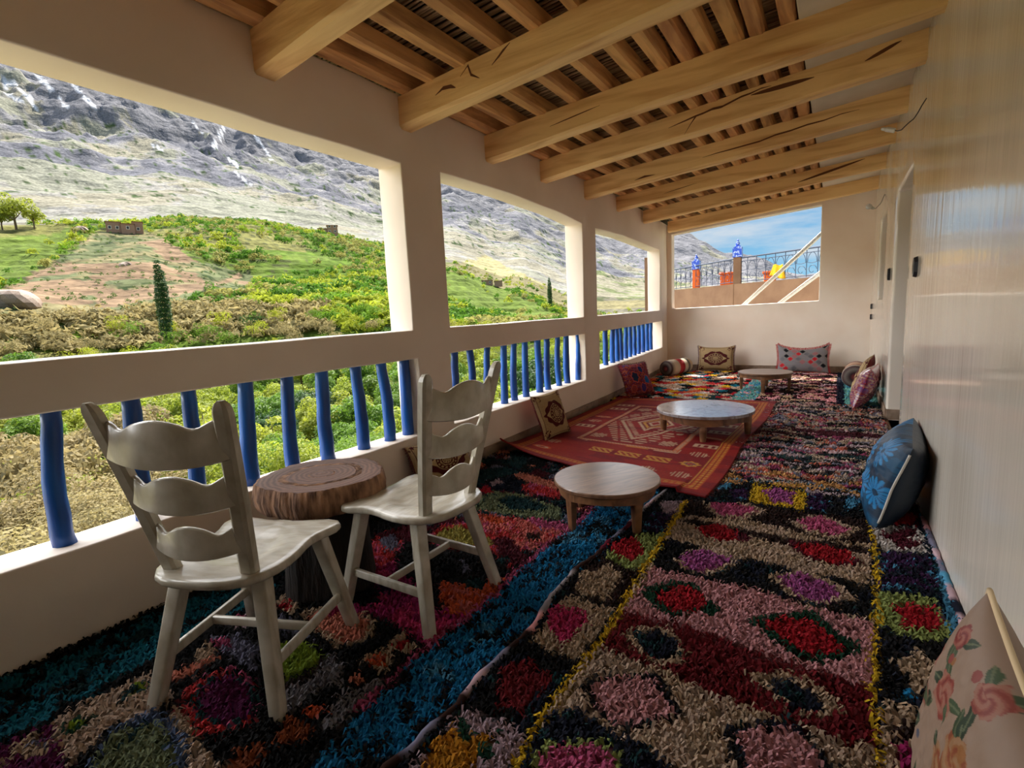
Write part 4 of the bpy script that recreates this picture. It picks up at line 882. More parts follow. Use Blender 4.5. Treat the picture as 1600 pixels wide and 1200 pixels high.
def pat_red_blue(u, v, side):
    c = cc3(len(u), (122, 34, 48)); n = fbm(u*3+4, v*3, 4, 12); m_ = np.abs(((n*7) % 1)-.5) < .13; c[m_] = srgb((176, 96, 70)); m_ = np.abs(((n*7+.3) % 1)-.5) < .07; c[m_] = srgb((80, 70, 130))
    for (a, b_, r, k) in ((-.35, .1, .24, (34, 50, 84)), (.45, -.15, .2, (30, 100, 170)), (.1, -.62, .2, (70, 50, 120)), (.2, .55, .18, (40, 60, 120)), (-.6, -.6, .16, (150, 60, 60))):
        d = np.hypot((u-a)*1.1, (v-b_)*(.8)); d = d*(1+.1*np.sin(6*np.arctan2(v-b_, u-a))); c[d < r*1.25] = srgb((196, 84, 74)); c[d < r] = srgb(k)
    return c
def pat_plastic(u, v, side):
    c = cc3(len(u), (128, 44, 60)); n = fbm(u*3, v*3, 4, 22); m_ = np.abs(((n*6) % 1)-.5) < .16; c[m_] = srgb((168, 132, 120)); m_ = np.abs(((n*6+.4) % 1)-.5) < .08; c[m_] = srgb((96, 60, 120))
    d = np.hypot(u+.30, v+.15); c[d < .2] = srgb((20, 110, 190)); return c
def pat_blue(u, v, side):
    c = cc3(len(u), (8, 62, 96)); n = fbm(u*4, v*4, 3, 31); c[n > .56] = srgb((6, 44, 72)); c[n < .36] = srgb((12, 84, 124))
    if side < 0: return cc3(len(u), (6, 34, 54))
    for (a, b_, r) in ((-.30, .18, .36), (-.72, -.62, .34), (.55, .6, .33), (.35, -.35, .30), (-.75, .75, .3), (-.1, -.95, .28), (.9, -.2, .26)):
        dx, dy = (u-a), (v-b_)*.8; d = np.hypot(dx, dy); an = np.arctan2(dy, dx); pet = np.abs(np.sin(an*8)); m_ = (d < r*(.62+.38*pet)) & (d > .05); c[m_] = srgb((16, 116, 180)); c[m_ & (pet > .75)] = srgb((30, 140, 204)); c[m_ & (pet < .3)] = srgb((6, 60, 100))
    return c
def pat_floral(u, v, side):
    c = cc3(len(u), (226, 190, 164)); R = random.Random(8); w_ = .04*(fbm(u*7, v*7, 3, 44)-.5); w2 = .04*(fbm(u*7+9, v*7, 3, 45)-.5); x0 = u+w_; y0 = v+w2
    def leafs(a, b_, r, th, k):
        dx = (x0-a)*cos(th)+(y0-b_)*sin(th); dy = -(x0-a)*sin(th)+(y0-b_)*cos(th); m_ = (abs(dy) < r*.42*(1-(dx/r)**2)) & (abs(dx) < r); c[m_] = srgb(k); c[m_ & (abs(dy) < .008)] = srgb((150, 160, 120))
    def rose(a, b_, r, k1, k2, k3):
        dx, dy = x0-a, y0-b_; d = np.hypot(dx, dy); an = np.arctan2(dy, dx); e = d*(1+.10*np.sin(an*5+a*9)+.05*np.sin(an*11)); m_ = e < r; c[m_] = srgb(k1)
        s = np.sin(an*2.5+d/r*9+a*5); c[m_ & (s > .35)] = srgb(k2); c[m_ & (s < -.65)] = srgb(k3)
    spots = [(.55, -.55, .30), (-.25, .42, .17), (.28, .40, .19), (.72, .30, .17), (-.62, -.35, .15), (-.1, -.62, .14), (-.78, .35, .12), (.05, .86, .13), (-.45, -.85, .15), (.85, -.05, .12), (-.9, -.6, .11), (.1, .12, .12), (-.55, .05, .10), (.3, -.95, .12), (.9, .75, .11), (-.6, .75, .11), (.45, .05, .08)]
    for (a, b_, r) in spots:
        for q in range(3): th = R.random()*6.28; leafs(a+cos(th)*r*1.25, b_+sin(th)*r*1.25, .10+.05*R.random(), th+.5*R.random(), R.choice([(84, 110, 74), (98, 122, 84), (66, 92, 66)]))
    for i, (a, b_, r) in enumerate(spots): rose(a, b_, r, *[((206, 96, 84), (226, 140, 120), (176, 66, 62)), ((218, 124, 104), (234, 160, 136), (196, 92, 80)), ((224, 150, 96), (234, 178, 130), (204, 110, 74))][i % 3 if i else 0])
    for q in range(16):
        a, b_ = R.uniform(-.95, .95), R.uniform(-.95, .95); leafs(a, b_, .07+.05*R.random(), R.random()*3, R.choice([(84, 110, 74), (104, 128, 92)]))
        a, b_ = R.uniform(-.95, .95), R.uniform(-.95, .95); d = np.hypot(x0-a, y0-b_); c[d < .035+.02*R.random()] = srgb(R.choice([(130, 134, 156), (222, 150, 90), (206, 100, 90)]))
    return c
UP = np.array([0, 0, 1.])
# against the left wall
cushion('cushion with brown round medallion leaning on the balcony wall at the red carpet edge', (-2.285, 4.27, .215), (.10, 1, 0), (-.36, 0, 1), .44, .43, .13, dim(pat_medallion, .7), M['attr_cloth'], fringe=(M['fringe'], .018, 'lr'), seed=2)
cushion('medallion cushion half hidden behind the chair on the right of the stump', (-2.36, 2.74, .165), (.16, 1, 0), (-.5, 0, 1), .52, .34, .12, dim(pat_medallion, .7), M['attr_cloth'], fringe=(M['fringe'], .02, 'lr'), seed=4)
p0 = onz(965, 622); p1 = onz(1003, 606)
cushion('dark red and blue patterned cushion standing against the wall below the third opening', (-2.27, 6.72, .22), (.40, .80, 0), (-.42, .12, 1), .50, .46, .16, pat_red_blue, M['attr_cloth'], fringe=(M['fringe'], .02, 'lrtb'), seed=6, n=90)
# against the far wall
cushion('cream cushion with maroon medallion propped on the far wall', (-1.80, 9.62, .215), (1, .03, 0), (0, .18, 1), .60, .42, .14, dim(pat_medallion, .7), M['attr_cloth'], fringe=(M['fringe'], .025, 'lr'), seed=8, n=90, ears=.06)
cushion('grey diamond patterned cushion with red trim on the far wall', (-.46, 9.60, .215), (1, .03, 0), (0, .20, 1), .74, .43, .17, pat_diamond, M['attr_cloth'], fringe=(M['red_trim'], .03, 'lrtb'), seed=9, n=150, sag=.10, ears=.08)
# round bolsters
def bolster(label, c, d, L, r, cols):
    d = np.array(d, float); d /= np.linalg.norm(d); e1 = np.cross(d, UP); e1 /= np.linalg.norm(e1); e2 = np.cross(e1, d); V = []; cc = []; F = []; n = 28
    prof = [(0.02, -.0), (.35, -.012), (.7, -.010), (.93, .0), (1, .03)]+[(1.0+.02*sin(s*6), s*L) for s in np.linspace(.06/L*1.5, 1-.1, 16)]+[(1, L-.03), (.93, L), (.5, L+.01), (.02, L+.01)]
    for i, (k, s) in enumerate(prof):
        for j in range(n):
            a = 2*pi*j/n; V.append(d*s+r*k*(cos(a)*e1+sin(a)*e2))
            if i < 5: q = srgb([(150, 60, 60), (60, 40, 44), (120, 110, 104), (70, 40, 44), (150, 140, 128)][i])
            else: q = srgb(cols[int(s/L*len(cols)*.999) % len(cols)])
            cc.append(q)
    for i in range(len(prof)-1):
        for j in range(n): F.append((i*n+j, i*n+(j+1) % n, (i+1)*n+(j+1) % n, (i+1)*n+j))
    tag(mesh('bolster', V, F, M['attr_cloth'], cols=np.array(cc), smooth=True, loc=tuple(c)), label, 'cushion', 'cushions leaning against the walls')
bolster('striped round bolster in the left corner of the far wall', (-2.44, 8.75, .125), (.30, .9, 0), .62, .135, [(70, 44, 44), (200, 180, 156), (190, 176, 150), (176, 50, 52), (150, 34, 40), (206, 190, 164), (110, 100, 96), (206, 190, 164)])
bolster('striped round bolster behind the leaning cushions at the right end of the far wall', (.22, 8.1, .14), (.05, .9, 0), .6, .15, [(206, 190, 164), (130, 40, 50), (214, 190, 150), (150, 50, 56), (206, 190, 164), (120, 40, 48)])
# against the house wall, beyond the doorway
cushion('tan and maroon cushion leaning behind the shiny red cushion past the doorway', (.285, 7.45, .24), (-.12, -1, 0), (.36, 0, 1), .56, .50, .14, dim(pat_medallion, .7), M['attr_cloth'], fringe=(M['fringe'], .02, 'lrtb'), seed=12, n=80)
cushion('shiny dark red cushion with a blue spot on the wall past the doorway', (.285, 6.72, .22), (-.16, -1, 0), (.34, 0, 1), .56, .46, .20, pat_plastic, mat('shiny_cloth', attr=True, rough=.25, coat=.5, bump=.3, bscale=(14, 14, 14), bdist=.01), seed=13, n=80, wr=.014, fringe=(M['red_trim'], .015, 'rt'))
cushion('plump dark blue cushion with bright blue flowers leaning on the house wall', (.305, 3.52, .205), (-.10, -1, 0), (.30, 0, 1), .80, .50, .26, dim(pat_blue, .6), M['attr_satin'], seed=15, n=150, wr=.012, seam=(M['zip'], .006, 44, 76), pinch=.05)
cushion('large cream floral cushion with pink roses at the lower right corner of the photo', (.285, 1.25, .215), (-.04, -1, 0), (.20, 0, 1), .80, .48, .19, dim(pat_floral, .36), M['attr_satin'], seed=17, n=210, wr=.010, seam=(M['piping'], .007, 78, 119), pinch=.06)
# ------------------------------------------------------------ the valley and the mountains
# heights along each bearing: near rings are given in metres, far ones as the height that a ridge has at its own distance
AZ = np.array([-250, -60, 0, 75, 150, 225, 300, 400, 500, 600, 700, 800, 900, 1000, 1050, 1150, 1283, 1500, 1900.])
RAD = [(2.5, 'z', -3.2), (6, 'z', -6), (14, 'z', -8.6), (32, 'z', -10.0), (60, 'z', -10.2), (90, 'z', -8.5),
 (125, 'y', [496, 496, 496, 496, 494, 492, 488, 482, 478, 474, 500, 505, 505, 500, 498, 500, 500, 500, 500]),
 (200, 'y', [440, 430, 425, 420, 415, 405, 420, 440, 440, 430, 460, 480, 497, 500, 496, 495, 495, 495, 495]),
 (290, 'y', [348, 350, 352, 352, 350, 356, 350, 350, 366, 392, 424, 456, 490, 492, 488, 485, 485, 485, 480]),
 (340, 'y', [360, 360, 358, 358, 356, 350, 341, 345, 364, 386, 424, 452, 484, 482, 482, 480, 480, 480, 475]),
 (520, 'y', [345, 345, 346, 345, 342, 338, 336, 342, 356, 372, 392, 418, 446, 458, 464, 470, 474, 475, 470]),
 (900, 'y', [250, 258, 262, 264, 270, 276, 282, 300, 318, 345, 366, 388, 420, 440, 448, 458, 470, 472, 468]),
 (1600, 'y', [140, 160, 172, 182, 192, 200, 214, 240, 270, 300, 326, 352, 386, 408, 415, 436, 462, 470, 465]),
 (2600, 'y', [30, 44, 56, 78, 110, 146, 176, 206, 236, 266, 288, 312, 344, 364, 368, 402, 452, 466, 462]),
 (3300, 'y', [60, 74, 90, 110, 140, 172, 200, 230, 258, 288, 312, 336, 366, 386, 392, 420, 440, 452, 455]),
 (5500, 'y', [200, 210, 220, 240, 260, 290, 300, 320, 350, 370, 380, 400, 420, 430, 434, 436, 432, 440, 450])]
bear = np.array([math.atan2(ray(x, 470)[0], ray(x, 470)[1]) for x in AZ])
def elev(x, y):
    d = ray(x, y); return d[2]/hypot(d[0], d[1])
lr = np.log([r[0] for r in RAD]); tab = []
for r, kd, val in RAD:
    if kd == 'z': tab.append(np.full(len(AZ), float(val)))
    else: tab.append(np.array([CAMH+elev(x, y)*r for x, y in zip(AZ, val)]))
tab = np.array(tab)
def ground(x, y, rough=True):
    x = np.asarray(x, float); y = np.asarray(y, float); r = np.maximum(np.hypot(x, y), 2.5); a = np.arctan2(x, y)
    l = np.clip(np.log(r), lr[0], lr[-1]-1e-6); k = np.clip(np.searchsorted(lr, l)-1, 0, len(lr)-2); t = (l-lr[k])/(lr[k+1]-lr[k])
    t = (np.exp(l)-np.exp(lr[k]))/(np.exp(lr[k+1])-np.exp(lr[k]))
    z = 0
    for i, w in ((k, 1-t), (k+1, t)):
        fa = np.interp(a, bear, np.arange(len(bear))); ia = np.clip(fa.astype(int), 0, len(bear)-2); ta = fa-ia; ta = ta*ta*(3-2*ta)
        z = z+w*(tab[i, ia]*(1-ta)+tab[i, ia+1]*ta)
    if rough:
        m1 = np.clip((r-700)/900, 0, 1); rd_ = fbm(x/420+3, y/420, 6, 101, True)-.52; rt_ = np.clip((a-bear[8])/(bear[14]-bear[8]), 0, 1); m1 = m1*(1-.8*rt_); z = z+m1*rd_*np.minimum(r, 3000)*.085
        m2 = np.clip((r-330)/300, 0, 1)*(1-m1*.5); z = z+m2*(fbm(x/110, y/110, 5, 111, True)-.5)*26*np.clip(r/900, .3, 1.5)
        z = z+m1*(fbm(x/90, y/90, 5, 113, True)-.5)*75
        m3 = np.clip((r-90)/60, 0, 1)*np.clip((420-r)/100, 0, 1); z = z+m3*((fbm(x/26, y/26, 4, 121)-.5)*5)
        # dry stone terraces on the cultivated slopes
        tz = z/2.6; q = tz-np.floor(tz); tn_ = inpoly(*px_of(np.stack([x, y, z], -1)), [(-60, 478), (40, 440), (110, 392), (150, 360), (230, 362), (290, 392), (350, 418), (400, 432), (390, 455), (330, 452), (280, 478), (160, 500), (0, 505)]) if x.ndim else False; m3 = m3*np.where(tn_, .15, 1.); z = np.where((r > 110) & (r < 420), z+m3*(np.clip((q-.72)/.28, 0, 1)*2.6-q*2.6)*.55, z)
    return z
P0_ = np.concatenate([np.geomspace(2.5, 100, 45, endpoint=False), np.geomspace(100, 420, 150, endpoint=False), np.geomspace(420, 1000, 80, endpoint=False), np.linspace(1000, 3100, 200, endpoint=False), np.geomspace(3100, 5500, 16)])
th = np.linspace(radians(-100), radians(26), 640); Rg, Tg = np.meshgrid(P0_, th, indexing='ij'); X = (Rg*np.sin(Tg)).ravel(); Y = (Rg*np.cos(Tg)).ravel(); r_ = Rg.ravel()
Z = ground(X, Y); PXx, PYy = px_of(np.column_stack([X, Y, Z]))
# land cover (a map of what grows where)
L = {k: srgb(v) for k, v in dict(grass=(112, 150, 44), meadow=(134, 158, 66), tan=(174, 164, 118), path=(182, 152, 120), soil=(122, 104, 70), rock=(148, 146, 146), scree=(156, 153, 144), rockd=(120, 120, 126), snow=(250, 250, 252), olive=(132, 140, 96), crop=(120, 150, 50), dgreen=(66, 88, 44), field=(168, 166, 96)).items()}
g_ = np.zeros((len(X), 3)); n1 = fbm(X/9, Y/9, 4, 131)[:, None]; n2 = fbm(X/3, Y/3, 3, 132)[:, None]
g_[:] = L['soil']*(1-n1)+L['grass']*n1
g_[r_ < 11] = srgb((235, 214, 186)); hill = r_ > 105; nn = fbm(X/30, Y/30, 4, 133); g_[hill] = L['crop']  # pale unseen ring by the house, added to bounce light up to the ceiling
g_[hill & (nn > .55)] = L['meadow']; g_[hill & (nn < .40)] = L['field']
tz = (Z/2.6) % 1; terr = (r_ > 105) & (r_ < 420)
g_[terr & (tz > .72) & (fbm(X/12, Y/12, 3, 135) > .42)] = L['dgreen']*.7+L['tan']*.3
def zone(poly, col, r0=100, r1=430, jit=10):
    jx_ = (fbm(X/14, Y/14, 3, 141)-.5)*jit*2; jy_ = (fbm(X/14+50, Y/14, 3, 142)-.5)*jit*2
    m_ = inpoly(PXx+jx_, PYy+jy_, poly) & (r_ > r0) & (r_ < r1); g_[m_] = col; return m_
tan_ = zone([(-60, 478), (40, 440), (110, 392), (150, 360), (230, 362), (290, 392), (350, 418), (400, 432), (390, 455), (330, 452), (280, 478), (160, 500), (0, 505)], L['tan'])
k_ = tan_ & (fbm(X/6, Y/6, 3, 151) > .47); g_[k_] = L['olive']; k_ = tan_ & (fbm(X/3.5, Y/3.5, 3, 152) > .70); g_[k_] = L['dgreen']
k_ = tan_ & (fbm(X/20, Y/20, 3, 153) > .60); g_[k_] = L['path']
zone([(150, 452), (260, 446), (330, 444), (385, 425), (384, 432), (320, 455), (240, 470), (150, 480)], L['path'])
zone([(-80, 352), (120, 352), (90, 400), (40, 430), (-80, 455)], L['meadow'], jit=5); zone([(-80, 352), (120, 350), (80, 365), (-80, 372)], L['field'], jit=4)
zone([(480, 405), (600, 400), (600, 470), (470, 478), (420, 450)], L['crop'], jit=8)
zone([(694, 424), (760, 440), (890, 496), (840, 500), (694, 470)], L['meadow']*1.0, jit=4)
far_ = r_ > 400; sl_ = np.clip((fbm(X/60, Y/60, 5, 161)), 0, 1)
g_[far_] = L['scree']; g_[far_ & (sl_ > .5)] = L['scree']*.7+L['olive']*.3; g_[far_ & (sl_ < .42)] = L['tan']*.3+L['scree']*.6
q_ = (r_ > 125) & (r_ < 900) & (PXx > 895); g_[q_] = L['scree']*.5+L['tan']*.35; g_[q_ & (fbm(X/14, Y/14, 4, 163) > .55)] = L['olive']*.8
zone([(690, 415), (760, 400), (900, 470), (1030, 470), (1030, 500), (880, 500), (760, 440)], L['tan'], 330, 900, 5)
mt_ = r_ > 900; rr_ = fbm(X/150, Y/150, 7, 171, True); g_[mt_ & (rr_ > .57)] = L['rock']; g_[mt_ & (rr_ > .66)] = L['rockd']
g_[mt_ & (r_ > 1500) & (rr_ > .5)] = L['rockd']*.6+L['rock']*.4
# small dark junipers dotted over the lower mountain
k_ = (r_ > 600) & (r_ < 1500) & (fbm(X/7, Y/7, 2, 181) > .74); g_[k_] = L['dgreen']
# snow high up and in the gullies
sn = .5*fbm(X/150+7, Y/150, 4, 191, True)+.5*fbm(X/38, Y/38, 4, 192, True)+.05*np.clip((Z-1150)/250, 0, 1.6); line = np.interp(PXx, [0, 200, 300, 450, 700], [1100, 1000, 1050, 1000, 1500])
k_ = mt_ & (r_ < 3400) & (Z > line) & (sn > .60); g_[k_] = L['snow']
def gully(pts, w):
    for (a, b_), (c_, d_) in zip(pts[:-1], pts[1:]):
        L2 = (c_-a)**2+(d_-b_)**2; t = np.clip(((PXx-a)*(c_-a)+(PYy-b_)*(d_-b_))/L2, 0, 1); dd = np.hypot(PXx-a-t*(c_-a), PYy-b_-t*(d_-b_))
        g_[mt_ & (r_ < 3300) & (dd < w*1.3*(fbm(X/40, Y/40, 4, 195)-.22)*1.6)] = L['snow']
for q, w in (([(350, 196), (342, 215), (330, 238)], 3), ([(358, 250), (372, 258), (368, 268), (384, 284), (400, 292), (408, 300)], 3), ([(400, 300), (406, 312)], 2.5), ([(20, 130), (40, 148), (58, 172)], 4), ([(60, 120), (90, 150), (104, 168)], 4), ([(110, 128), (130, 150), (160, 178)], 3), ([(236, 226), (256, 236)], 2), ([(5, 120), (14, 150), (40, 160)], 4), ([(300, 190), (320, 212)], 2), ([(395, 210), (415, 235), (425, 250)], 2)): gully(q, w)
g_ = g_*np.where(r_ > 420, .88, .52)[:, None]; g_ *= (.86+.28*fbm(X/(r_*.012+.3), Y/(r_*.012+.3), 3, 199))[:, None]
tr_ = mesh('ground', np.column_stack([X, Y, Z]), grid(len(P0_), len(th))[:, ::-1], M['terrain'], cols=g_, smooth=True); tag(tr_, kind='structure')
# land on the hidden sides of the house
th2 = np.linspace(radians(26), radians(260), 60); R2 = np.geomspace(4, 4000, 30); Rg, Tg = np.meshgrid(R2, th2, indexing='ij')
Z2 = -3.4+.06*np.minimum(Rg, 400).ravel()+.12*np.maximum(Rg.ravel()-400, 0)*.8; c2_ = np.tile(L['tan'], (Rg.size, 1)); tag(mesh('ground', np.column_stack([(Rg*np.sin(Tg)).ravel(), (Rg*np.cos(Tg)).ravel(), Z2]), grid(30, 60)[:, ::-1], M['terrain'], cols=c2_, smooth=True), kind='structure')

# ------------------------------------------------------------ trees
def leaf_cloud(n, blobs, size, rng, droop=.0):
    w = np.array([b[3]**2 for b in blobs]); k = rng.choice(len(blobs), n, p=w/w.sum()); B = np.array(blobs)[k]
    d = rng.normal(size=(n, 3)); d /= np.linalg.norm(d, axis=1)[:, None]; d[:, 2] = np.where(d[:, 2] < -.35, -d[:, 2], d[:, 2])
    rr = B[:, 3]*(rng.uniform(.55, 1.05, n)**.6); c = B[:, :3]+d*rr[:, None]*np.array([1, 1, .85])
    nm = d+rng.normal(size=(n, 3))*.6+np.array([0, 0, .3]); nm /= np.linalg.norm(nm, axis=1)[:, None]
    a = np.cross(nm, rng.normal(size=(n, 3))); a /= np.linalg.norm(a, axis=1)[:, None]; b_ = np.cross(nm, a); s = size*rng.uniform(.6, 1.3, n)[:, None]
    V = np.stack([c-a*s, c-b_*s*.45, c+a*s, c+b_*s*.45], 1).reshape(-1, 3); return V, np.arange(4*n).reshape(n, 4)
rngT = np.random.default_rng(11)
def tree_proto(kind, leafm, n, size, w, h):
    R = random.Random(hash(kind) % 1000 if False else len(kind)); bl = []
    for i in range(11 if kind != 'poplar' else 16):
        if kind == 'poplar': s = i/15; bl.append((R.uniform(-.12, .12), R.uniform(-.12, .12), h*(.10+.86*s), w*(.22+.30*sin(pi*min(1, s*.9+.12))**.8)))
        else:
            a = R.random()*6.28; q = R.random()**.6*w*.36; bl.append((cos(a)*q, sin(a)*q, h*(.42+.36*R.random())-q*.25, w*(.17+.11*R.random())))
    V, F = leaf_cloud(n, bl, size, rngT); fo = mesh('foliage', V, F, leafm)
    g = MB(); g.tube([(0, 0, -.6), (.04, 0, h*.2), (.0, .06, h*.45), (0, 0, h*.8)], [w*.035, w*.028, w*.02, w*.006], n=7)
    for q in range(5):
        b_ = bl[q]; g.tube([(0, 0, h*.22+.03*q*h), (b_[0]*.5, b_[1]*.5, b_[2]*.75), (b_[0], b_[1], b_[2])], [w*.016, w*.011, w*.004], n=5)
    tk = g.build({'poplar': 'poplar_tree', 'shrub': 'bush'}.get(kind, 'leafy_tree'), M['trunk'], smooth=True); fo.parent = tk; return tk
protos = {}
for kd, lm in (('yellow', 'leaf_yellow'), ('green', 'leaf_green'), ('gold', 'leaf_gold'), ('dark', 'leaf_dark')):
    protos[kd] = [tree_proto(kd+'x'*q, M[lm], 9000, .085, 5.0+.5*q, 5.2) for q in range(2)]
    protos[kd+'_s'] = [tree_proto(kd+'yy', M[lm], 2600, .17, 5.0, 5.2)]
protos['poplar'] = [tree_proto('poplar', M['leaf_dark'], 7000, .14, 1.9, 12)]
protos['juniper'] = [tree_proto('poplar', M['leaf_dark'], 4000, .10, 2.6, 5)]
used = set()
LBL = {'yellow': ('yellow green leafy tree in the valley', 'yellow green trees in the valley'), 'green': ('bright green leafy tree in the valley', 'bright green trees in the valley'),
       'gold': ('golden brown budding tree in the valley', 'golden brown trees in the valley'), 'dark': ('dark green bushy tree in the valley', 'dark green trees in the valley')}
def put(kd, x, y, s, label=None, group=None, z=None, cat='tree'):
    lst = protos[kd]; p = lst[int(_h(np.array(int(x*7)), np.array(int(y*7)), 3)*len(lst)) % len(lst)]
    if p.name in used: o = copy_tree(p)
    else: used.add(p.name); o = p
    zz = float(ground(x, y)) if z is None else z
    o.location = (x, y, zz-.2); o.scale = (s, s, s*random.uniform(.85, 1.15)); o.rotation_euler.z = random.random()*6.28
    k0 = kd.split('_')[0]; lb, gr = LBL.get(k0, (label, group))
    if not label:
        qx, qy = px_of([x, y, zz+3]); rr = hypot(x, y); lb += (' left of the first pillar' if qx < 665 else ' between the two pillars' if qx < 925 else ' beyond the second pillar')+(', closest to the house' if rr < 24 else ', at middle distance' if rr < 48 else ', farther off'); gr = lb
    tag(o, label or lb, cat, group or (None if label else gr)); return o
def kind_at(px, py):
    n = float(fbm(px/55., py/22., 3, 210))
    if py > 668 and px < 300: return 'gold' if n > .36 else 'yellow'
    if py > 600 and px < 190: return 'yellow' if n > .42 else 'green'
    if 486 < py < 528 and px < 620: return ('gold' if n > .44 else 'dark' if n < .32 else 'yellow') if not (170 < px < 400 and py > 500) else 'green'
    if px > 440 and py > 560: return 'green' if n > .42 else 'yellow'
    if px < 440: return 'yellow' if n > .38 else 'green'
    return 'green' if n > .48 else 'yellow'
R = random.Random(21); cand = []
for i in range(46):
    rr = 12.5*1.058**i
    if rr > 118: break
    step = 3.1+rr*.010; na = int(rr*radians(96)/step)
    for j in range(na):
        a = radians(-84)+radians(96)*(j+R.random()*.7)/na; r2 = rr*(1+.03*(R.random()-.5)); cand.append((r2*sin(a), r2*cos(a), r2))
placed = []; rest = []
for x, y, r in cand:
    if any((x-a)**2+(y-b_)**2 < (2.6+r*.006)**2 for a, b_ in placed[-220:]): continue
    z = float(ground(x, y)); qx, qy = px_of([x, y, z+4]); n = float(fbm(x/11, y/11, 3, 215))
    if n < .27 and r > 40: continue                     # clearings
    if not (-260 < qx < 1100): continue
    placed.append((x, y)); kd = kind_at(float(qx), float(qy)); s = .80+.35*R.random()
    if len(placed) > 285: rest.append((x, y, kd)); continue
    if kd == 'green' and R.random() < .12: kd = 'dark'
    put(kd+('_s' if r > 34 else ''), x, y, s)
print('trees', len(placed))
def at_px(px, py, r):
    d = ray(px, py); h_ = hypot(d[0], d[1]); return d[0]/h_*r, d[1]/h_*r
x, y = at_px(258, 500, 108); put('poplar', x, y, 1.22, 'tall slim poplar rising alone above the valley trees in the nearest opening', 'slim poplars', cat='tree')
x, y = at_px(860, 490, 235); put('poplar', x, y, 1.15, 'slim poplar at the lower edge of the green meadow in the middle opening', 'slim poplars', cat='tree')
x, y = at_px(240, 520, 92); put('juniper', x, y, 1.1, 'dark conical evergreen at the foot of the tall poplar')
x, y = at_px(190, 500, 95); put('juniper', x, y, .7, 'small dark cone shaped evergreen left of the tall poplar')
for k, (a, s, lb) in enumerate(((24, 1.9, 'tallest round pale tree on the crest at the left edge of the photo'), (52, 1.2, 'shorter pale tree right of the tallest one on the left crest'), (2, 1.3, 'pale tree cut by the left edge of the photo on the crest'))):
    x, y = at_px(a, 347, 285); put('yellow_s', x, y, s*1.45, lb, 'pale trees on the left crest')
for p in [o for l_ in protos.values() for o in l_]:
    if p.name not in used:
        for ch in list(p.children): bpy.data.objects.remove(ch)
        bpy.data.objects.remove(p)
# orchards and shrubs beyond counting on the far slopes: one object of leaf clusters
rng = np.random.default_rng(4); n = 15000; a = rng.uniform(radians(-80), radians(16), n); r = np.exp(rng.uniform(np.log(108), np.log(430), n)); x = r*np.sin(a); y = r*np.cos(a); z = ground(x, y); qx, qy = px_of(np.column_stack([x, y, z]))
inT = inpoly(qx, qy, [(-60, 478), (40, 440), (110, 392), (150, 360), (230, 362), (290, 392), (350, 418), (400, 432), (390, 455), (330, 452), (280, 478), (160, 492), (0, 498)])
mead = inpoly(qx, qy, [(694, 424), (760, 440), (890, 500), (840, 504), (694, 475)]) | inpoly(qx, qy, [(-80, 352), (120, 352), (90, 400), (40, 430), (-80, 455)])
dens = fbm(x/35, y/35, 3, 221); keep = np.where(inT, rng.random(n) < .30, np.where(mead, rng.random(n) < .03, (dens > .42) | (r < 150))) & (qx > -200) & (qx < 1100) & ~((qy < 352) & (r > 380))
keep &= ~((r > 380) & (rng.random(n) < .7)); keep &= ~((qx > 900) & (r > 125) & (rng.random(n) < .93)); x, y, z, r, qx, qy, inT = [q[keep] for q in (x, y, z, r, qx, qy, inT)]; n = len(x)
ts = rng.uniform(.8, 2.0, n)*np.where(inT, .32, 1.); kpt = 26; V = []; cc = []
d = rng.normal(size=(n, kpt, 3)); d /= np.linalg.norm(d, axis=2)[..., None]; d[..., 2] = abs(d[..., 2])*1.1
c = np.stack([x, y, z], 1)[:, None]+d*(ts[:, None, None]*rng.uniform(.5, 1, (n, kpt, 1)))+np.array([0, 0, .3])
nm = d+rng.normal(size=d.shape)*.5; nm /= np.linalg.norm(nm, axis=2)[..., None]; aa = np.cross(nm, rng.normal(size=d.shape)); aa /= np.linalg.norm(aa, axis=2)[..., None]; bb = np.cross(nm, aa); s = (ts[:, None, None]*.42)*rng.uniform(.6, 1.2, (n, kpt, 1))
V = np.stack([c-aa*s, c+bb*s*.8, c+aa*s], 2).reshape(-1, 3); F = np.arange(len(V)).reshape(-1, 3)
colT = np.array([srgb(k) for k in ((150, 176, 50), (122, 160, 48), (176, 186, 60), (96, 138, 44), (186, 176, 96))]); ck = (fbm(x/18, y/18, 3, 223)*7).astype(int) % 5; colT = colT*.8; colT[4] = srgb((150, 146, 80)); ct = colT[ck]; ct[inT] = srgb((92, 112, 60)); ct[(r < 150) & (qy > 478) & (fbm(x/25, y/25, 2, 229) > .45)] = srgb((158, 144, 98))
cv = np.repeat(ct*rng.uniform(.8, 1.2, (n, 1)), kpt*3, 0)
kc = {'yellow': srgb((156, 162, 46)), 'green': srgb((104, 136, 44)), 'gold': srgb((150, 136, 92)), 'dark': srgb((58, 88, 40))}; VV = [V]; CV = [cv]
for x0, y0, kd in rest:
    z0 = float(ground(x0, y0)); bl = [(rng.normal()*.7, rng.normal()*.7, 2.0+rng.random()*1.6, .95+.5*rng.random()) for q in range(6)]; v4, _f = leaf_cloud(420, bl, .24, rng); v4 = v4.reshape(-1, 4, 3)[:, :3].reshape(-1, 3)+np.array([x0, y0, z0-.6]); VV.append(v4); CV.append(np.tile(kc[kd]*rng.uniform(.85, 1.15), (len(v4), 1)))
V = np.concatenate(VV); cv = np.concatenate(CV); F = np.arange(len(V)).reshape(-1, 3); o = mesh('orchard_trees', V, F, M['attr_leaf'], cols=cv); tag(o, 'orchards and shrubs covering the far terraced slopes', 'orchard', kind='stuff')
print('orchard', n, len(rest))

